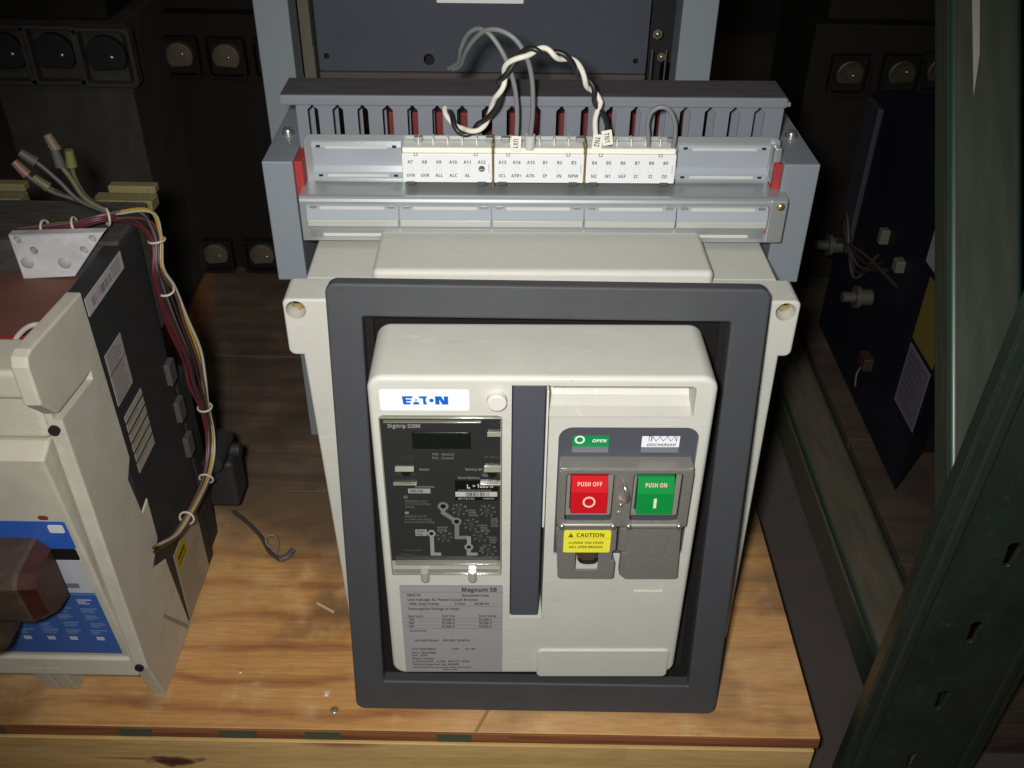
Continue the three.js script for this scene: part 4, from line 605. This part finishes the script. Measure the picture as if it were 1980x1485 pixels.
  tips.forEach((q, k) => { P('loose_lead', tube(q, 0.0022, 30, 6), mat([[0.06, 0.055, 0.05], [0.1, 0.09, 0.05], [0.07, 0.06, 0.06], [0.09, 0.075, 0.04], [0.06, 0.06, 0.06], [0.12, 0.11, 0.06]][k], 0.5)); const e = q[4], d = V(...q[4]).sub(V(...q[3])).normalize(), g = cyl(0.0046, 0.014, [0, 0, 0], 'y', 0.0035, 10); g.applyQuaternion(new THREE.Quaternion().setFromUnitVectors(V(0, 1, 0), d)); g.translate(...e); P('crimp', g, mat([[0.15, 0.12, 0.08], [0.13, 0.15, 0.05], [0.19, 0.1, 0.07], [0.11, 0.11, 0.05], [0.09, 0.08, 0.07], [0.08, 0.075, 0.06]][k], 0.5)); });
}

// ---------------------------------------------------------------- navy breaker at the right
{
  const O = [0.62, 0, -1.13], t = thing('navy_circuit_breaker', 'dark navy circuit breaker with yellow and white side labels behind the green brace', 'circuit breaker', O);
  const P = (n, gs, m, l) => { const g = merged(gs); g.translate(-O[0], 0, -O[2]); return part(n, g, m, t, l); };
  const navy = mat([0.007, 0.0078, 0.015], 0.65, { specularIntensity: 0.5, map: grime([220, 220, 225], 0.7, 0.03, 101) });
  const s = poly([[0.475, 0.918], [0.535, 0.995], [0.82, 0.995], [0.82, 1.31], [0.475, 1.31]]), g = ext(s, 0.003, 0.375, 0.003, 2); g.rotateX(-Math.PI / 2); // shape y -> -z
  P('case', g, navy); P('upright_rib', bx(0.468, 0.476, 0.16, 0.37, -1.30, -1.25, 0.002), mat([0.028, 0.029, 0.042], 0.6));
  const side = (z0, z1, y0, y1, m, nm, l) => { const q = sheet(z0, z1, y0, y1, 0, 0.0006); q.rotateY(-Math.PI / 2); q.translate(0.4746, 0, 0); P(nm, q, m, l); };
  const wl = canvasTex(256, 256, (g, w, h) => { g.fillStyle = '#8d8a92'; g.fillRect(0, 0, w, h); g.strokeStyle = '#a8a6ac'; g.lineWidth = 10; g.strokeRect(4, 4, w - 8, h - 8); g.fillStyle = '#77757d'; for (let k = 0; k < 8; k++) g.fillRect(24, 28 + k * 26, 120 + 70 * rnd(), 8); });
  side(-0.990, -0.921, 0.094, 0.178, mat([0.36, 0.36, 0.38], 0.5, { map: wl }), 'white_label', 'square white label'); side(-0.990, -0.921, 0.185, 0.268, mat([0.13, 0.11, 0.02], 0.5), 'yellow_label', 'square yellow label'); side(-1.012, -0.922, 0.276, 0.345, mat([0.24, 0.22, 0.25], 0.5), 'white_label', 'upper pale label');
  const pale = mat([0.065, 0.058, 0.048], 0.4);
  for (const [y, z] of [[0.158, -1.13], [0.16, -1.275]]) P('terminal', [cyl(0.011, 0.018, [0.462, y, z], 'x'), cyl(0.015, 0.006, [0.452, y, z], 'x'), cyl(0.007, 0.018, [0.442, y, z], 'x')], pale);
  for (let k = 0; k < 5; k++) P('lead', tube([[0.47, 0.15 + 0.012 * k, -1.29], [0.455 + 0.005 * rnd(), 0.18 + 0.01 * k, -1.25], [0.462, 0.20 - 0.01 * k, -1.18], [0.47, 0.215, -1.06 - 0.02 * k]], 0.0025, 30, 6), mat([[0.035, 0.03, 0.025], [0.03, 0.014, 0.014], [0.04, 0.035, 0.03], [0.02, 0.02, 0.02], [0.045, 0.04, 0.03]][k], 0.5));
  for (const q of [[0.236, 0.256, -1.14, -1.128], [0.232, 0.248, -1.075, -1.06]]) P('wire_end', bx(0.463, 0.475, ...q, 0.002), mat([0.09, 0.09, 0.07], 0.6));
  P('connector', [bx(0.462, 0.475, 0.075, 0.094, -1.10, -1.075, 0.002), tube([[0.468, 0.08, -1.09], [0.46, 0.066, -1.085], [0.458, 0.052, -1.075]], 0.002, 16, 6)], mat([0.035, 0.017, 0.014], 0.5));
}

// ---------------------------------------------------------------- dim breakers at the back of the shelf
function rearBreaker(name, label, x0, x1, z, h, body, discs, dm, r) {
  const t = thing(name, label, 'circuit breaker', [(x0 + x1) / 2, 0, z]); const c = (x0 + x1) / 2;
  part('case', [bx(x0 - c, x1 - c, 0.002, h, -0.22, 0, 0.004)], body, t);
  part('top_housing', bx(x0 - c + 0.02, x1 - c - 0.02, h, h + 0.10, -0.22, -0.02, 0.004), M.black, t);
  discs.forEach(([x, y], k) => { // round contacts cut flat at the foot
    const q = new THREE.Shape(); q.absarc(0, 0, r, -0.85 + 0.2 * rnd(), Math.PI + 0.65 + 0.3 * rnd()); q.closePath();
    const g = ext(q, -0.001, 0.012, 0.0025, 2); g.translate(x - c, y, 0); const d = part('contact', g, dm, t);
    part('contact_stud', dome(r * 0.12, 0.8, [x - c + r * (0.2 + 0.3 * rnd()), y + r * 0.3 * (rnd() - 0.3), 0.0115]), M.screw, d);
    part('contact_shroud', ext((() => { const a = rr(x - c - r * 1.45, x - c + r * 1.45, y - r * 1.5, y + r * 1.4, r * 0.3); a.holes.push(hole(x - c - r * 1.25, x - c + r * 1.25, y - r * 1.3, y + r * 1.25, r * 0.3)); return a; })(), -0.001, 0.016, 0.001, 1), body, d);
  });
  return t;
}
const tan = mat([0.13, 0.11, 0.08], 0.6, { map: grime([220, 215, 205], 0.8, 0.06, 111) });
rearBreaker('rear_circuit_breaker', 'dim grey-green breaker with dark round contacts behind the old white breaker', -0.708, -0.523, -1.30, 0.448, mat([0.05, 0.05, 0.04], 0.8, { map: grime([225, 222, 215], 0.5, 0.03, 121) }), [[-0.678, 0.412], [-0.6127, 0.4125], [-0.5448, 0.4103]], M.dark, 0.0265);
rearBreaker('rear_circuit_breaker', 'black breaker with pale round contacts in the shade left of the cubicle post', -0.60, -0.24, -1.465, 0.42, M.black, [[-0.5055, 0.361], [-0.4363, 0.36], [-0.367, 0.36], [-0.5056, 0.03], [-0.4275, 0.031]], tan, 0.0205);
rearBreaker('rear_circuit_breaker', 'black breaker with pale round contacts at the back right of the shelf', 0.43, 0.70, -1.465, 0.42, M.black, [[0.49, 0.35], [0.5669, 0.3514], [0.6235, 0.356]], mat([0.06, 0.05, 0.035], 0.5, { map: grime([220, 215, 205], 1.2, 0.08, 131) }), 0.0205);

// ---------------------------------------------------------------- litter on the pallet
{
  const a = thing('cord', 'dark loose cord with a split end lying on the pallet between the breakers', 'cord', [-0.30, 0, -0.81]), w = (p) => p.map(([x, z, y = 0.003]) => [x + 0.30, y, z + 0.81]);
  part('strand', tube(w([[-0.335, -0.862], [-0.312, -0.842], [-0.292, -0.820], [-0.276, -0.795], [-0.263, -0.784]]), 0.0024, 40, 7), mat([0.05, 0.045, 0.04], 0.6), a);
  part('strand', tube(w([[-0.263, -0.784], [-0.255, -0.787, 0.005], [-0.25, -0.797, 0.006]]), 0.0035, 20, 7), mat([0.09, 0.08, 0.075], 0.6), a);
  part('end_loop', tube(w([[-0.268, -0.79], [-0.270, -0.808, 0.006], [-0.276, -0.818, 0.008], [-0.284, -0.815, 0.008], [-0.282, -0.806, 0.006], [-0.274, -0.800, 0.004]]), 0.0016, 30, 7), mat([0.2, 0.16, 0.12], 0.6), a);
  const sp = thing('wood_splinter', 'pale splinter of wood lying left of the grey frame', 'splinter', [-0.2, 0.0012, -0.716]); part('splinter', [new THREE.BoxGeometry(0.024, 0.0016, 0.0022).rotateY(-0.55)], mat([0.62, 0.42, 0.22], 0.7), sp);
  const sp2 = thing('wood_splinter', 'thin upright pale splinter touching the grey frame edge', 'splinter', [-0.168, 0.002, -0.738]); part('splinter', [new THREE.BoxGeometry(0.004, 0.0018, 0.022).rotateY(0.25)], mat([0.66, 0.46, 0.30], 0.7), sp2);
  const ch = thing('plastic_chip', 'small white chip lying beside the lower left corner of the grey frame', 'chip', [-0.1805, 0.0016, -0.607]); part('chip', new ConvexGeometry([V(-0.003, -0.0012, -0.004), V(0.003, -0.0012, -0.003), V(0.0025, -0.0012, 0.004), V(-0.002, -0.0012, 0.0035), V(0, 0.0016, -0.001), V(0.001, 0.0012, 0.002)]), mat([0.7, 0.6, 0.5], 0.5), ch);
  const nl = thing('nail_head', 'shiny round nail head in the pallet below the white chip', 'nail', [-0.170, 0.0006, -0.588]); part('head', [dome(0.0042, 0.35, [0, -0.0006, 0], 'y')], mat([0.45, 0.38, 0.3], 0.3, { metalness: 0.7 }), nl);
  const n2 = thing('nail_head', 'tiny pale nail head in the middle of the pallet front board', 'nail', [-0.272, 0.0006, -0.632]); part('head', [dome(0.003, 0.4, [0, -0.0006, 0], 'y')], mat([0.6, 0.5, 0.3], 0.4, { metalness: 0.5 }), n2);
}

renderer.render(scene, camera);
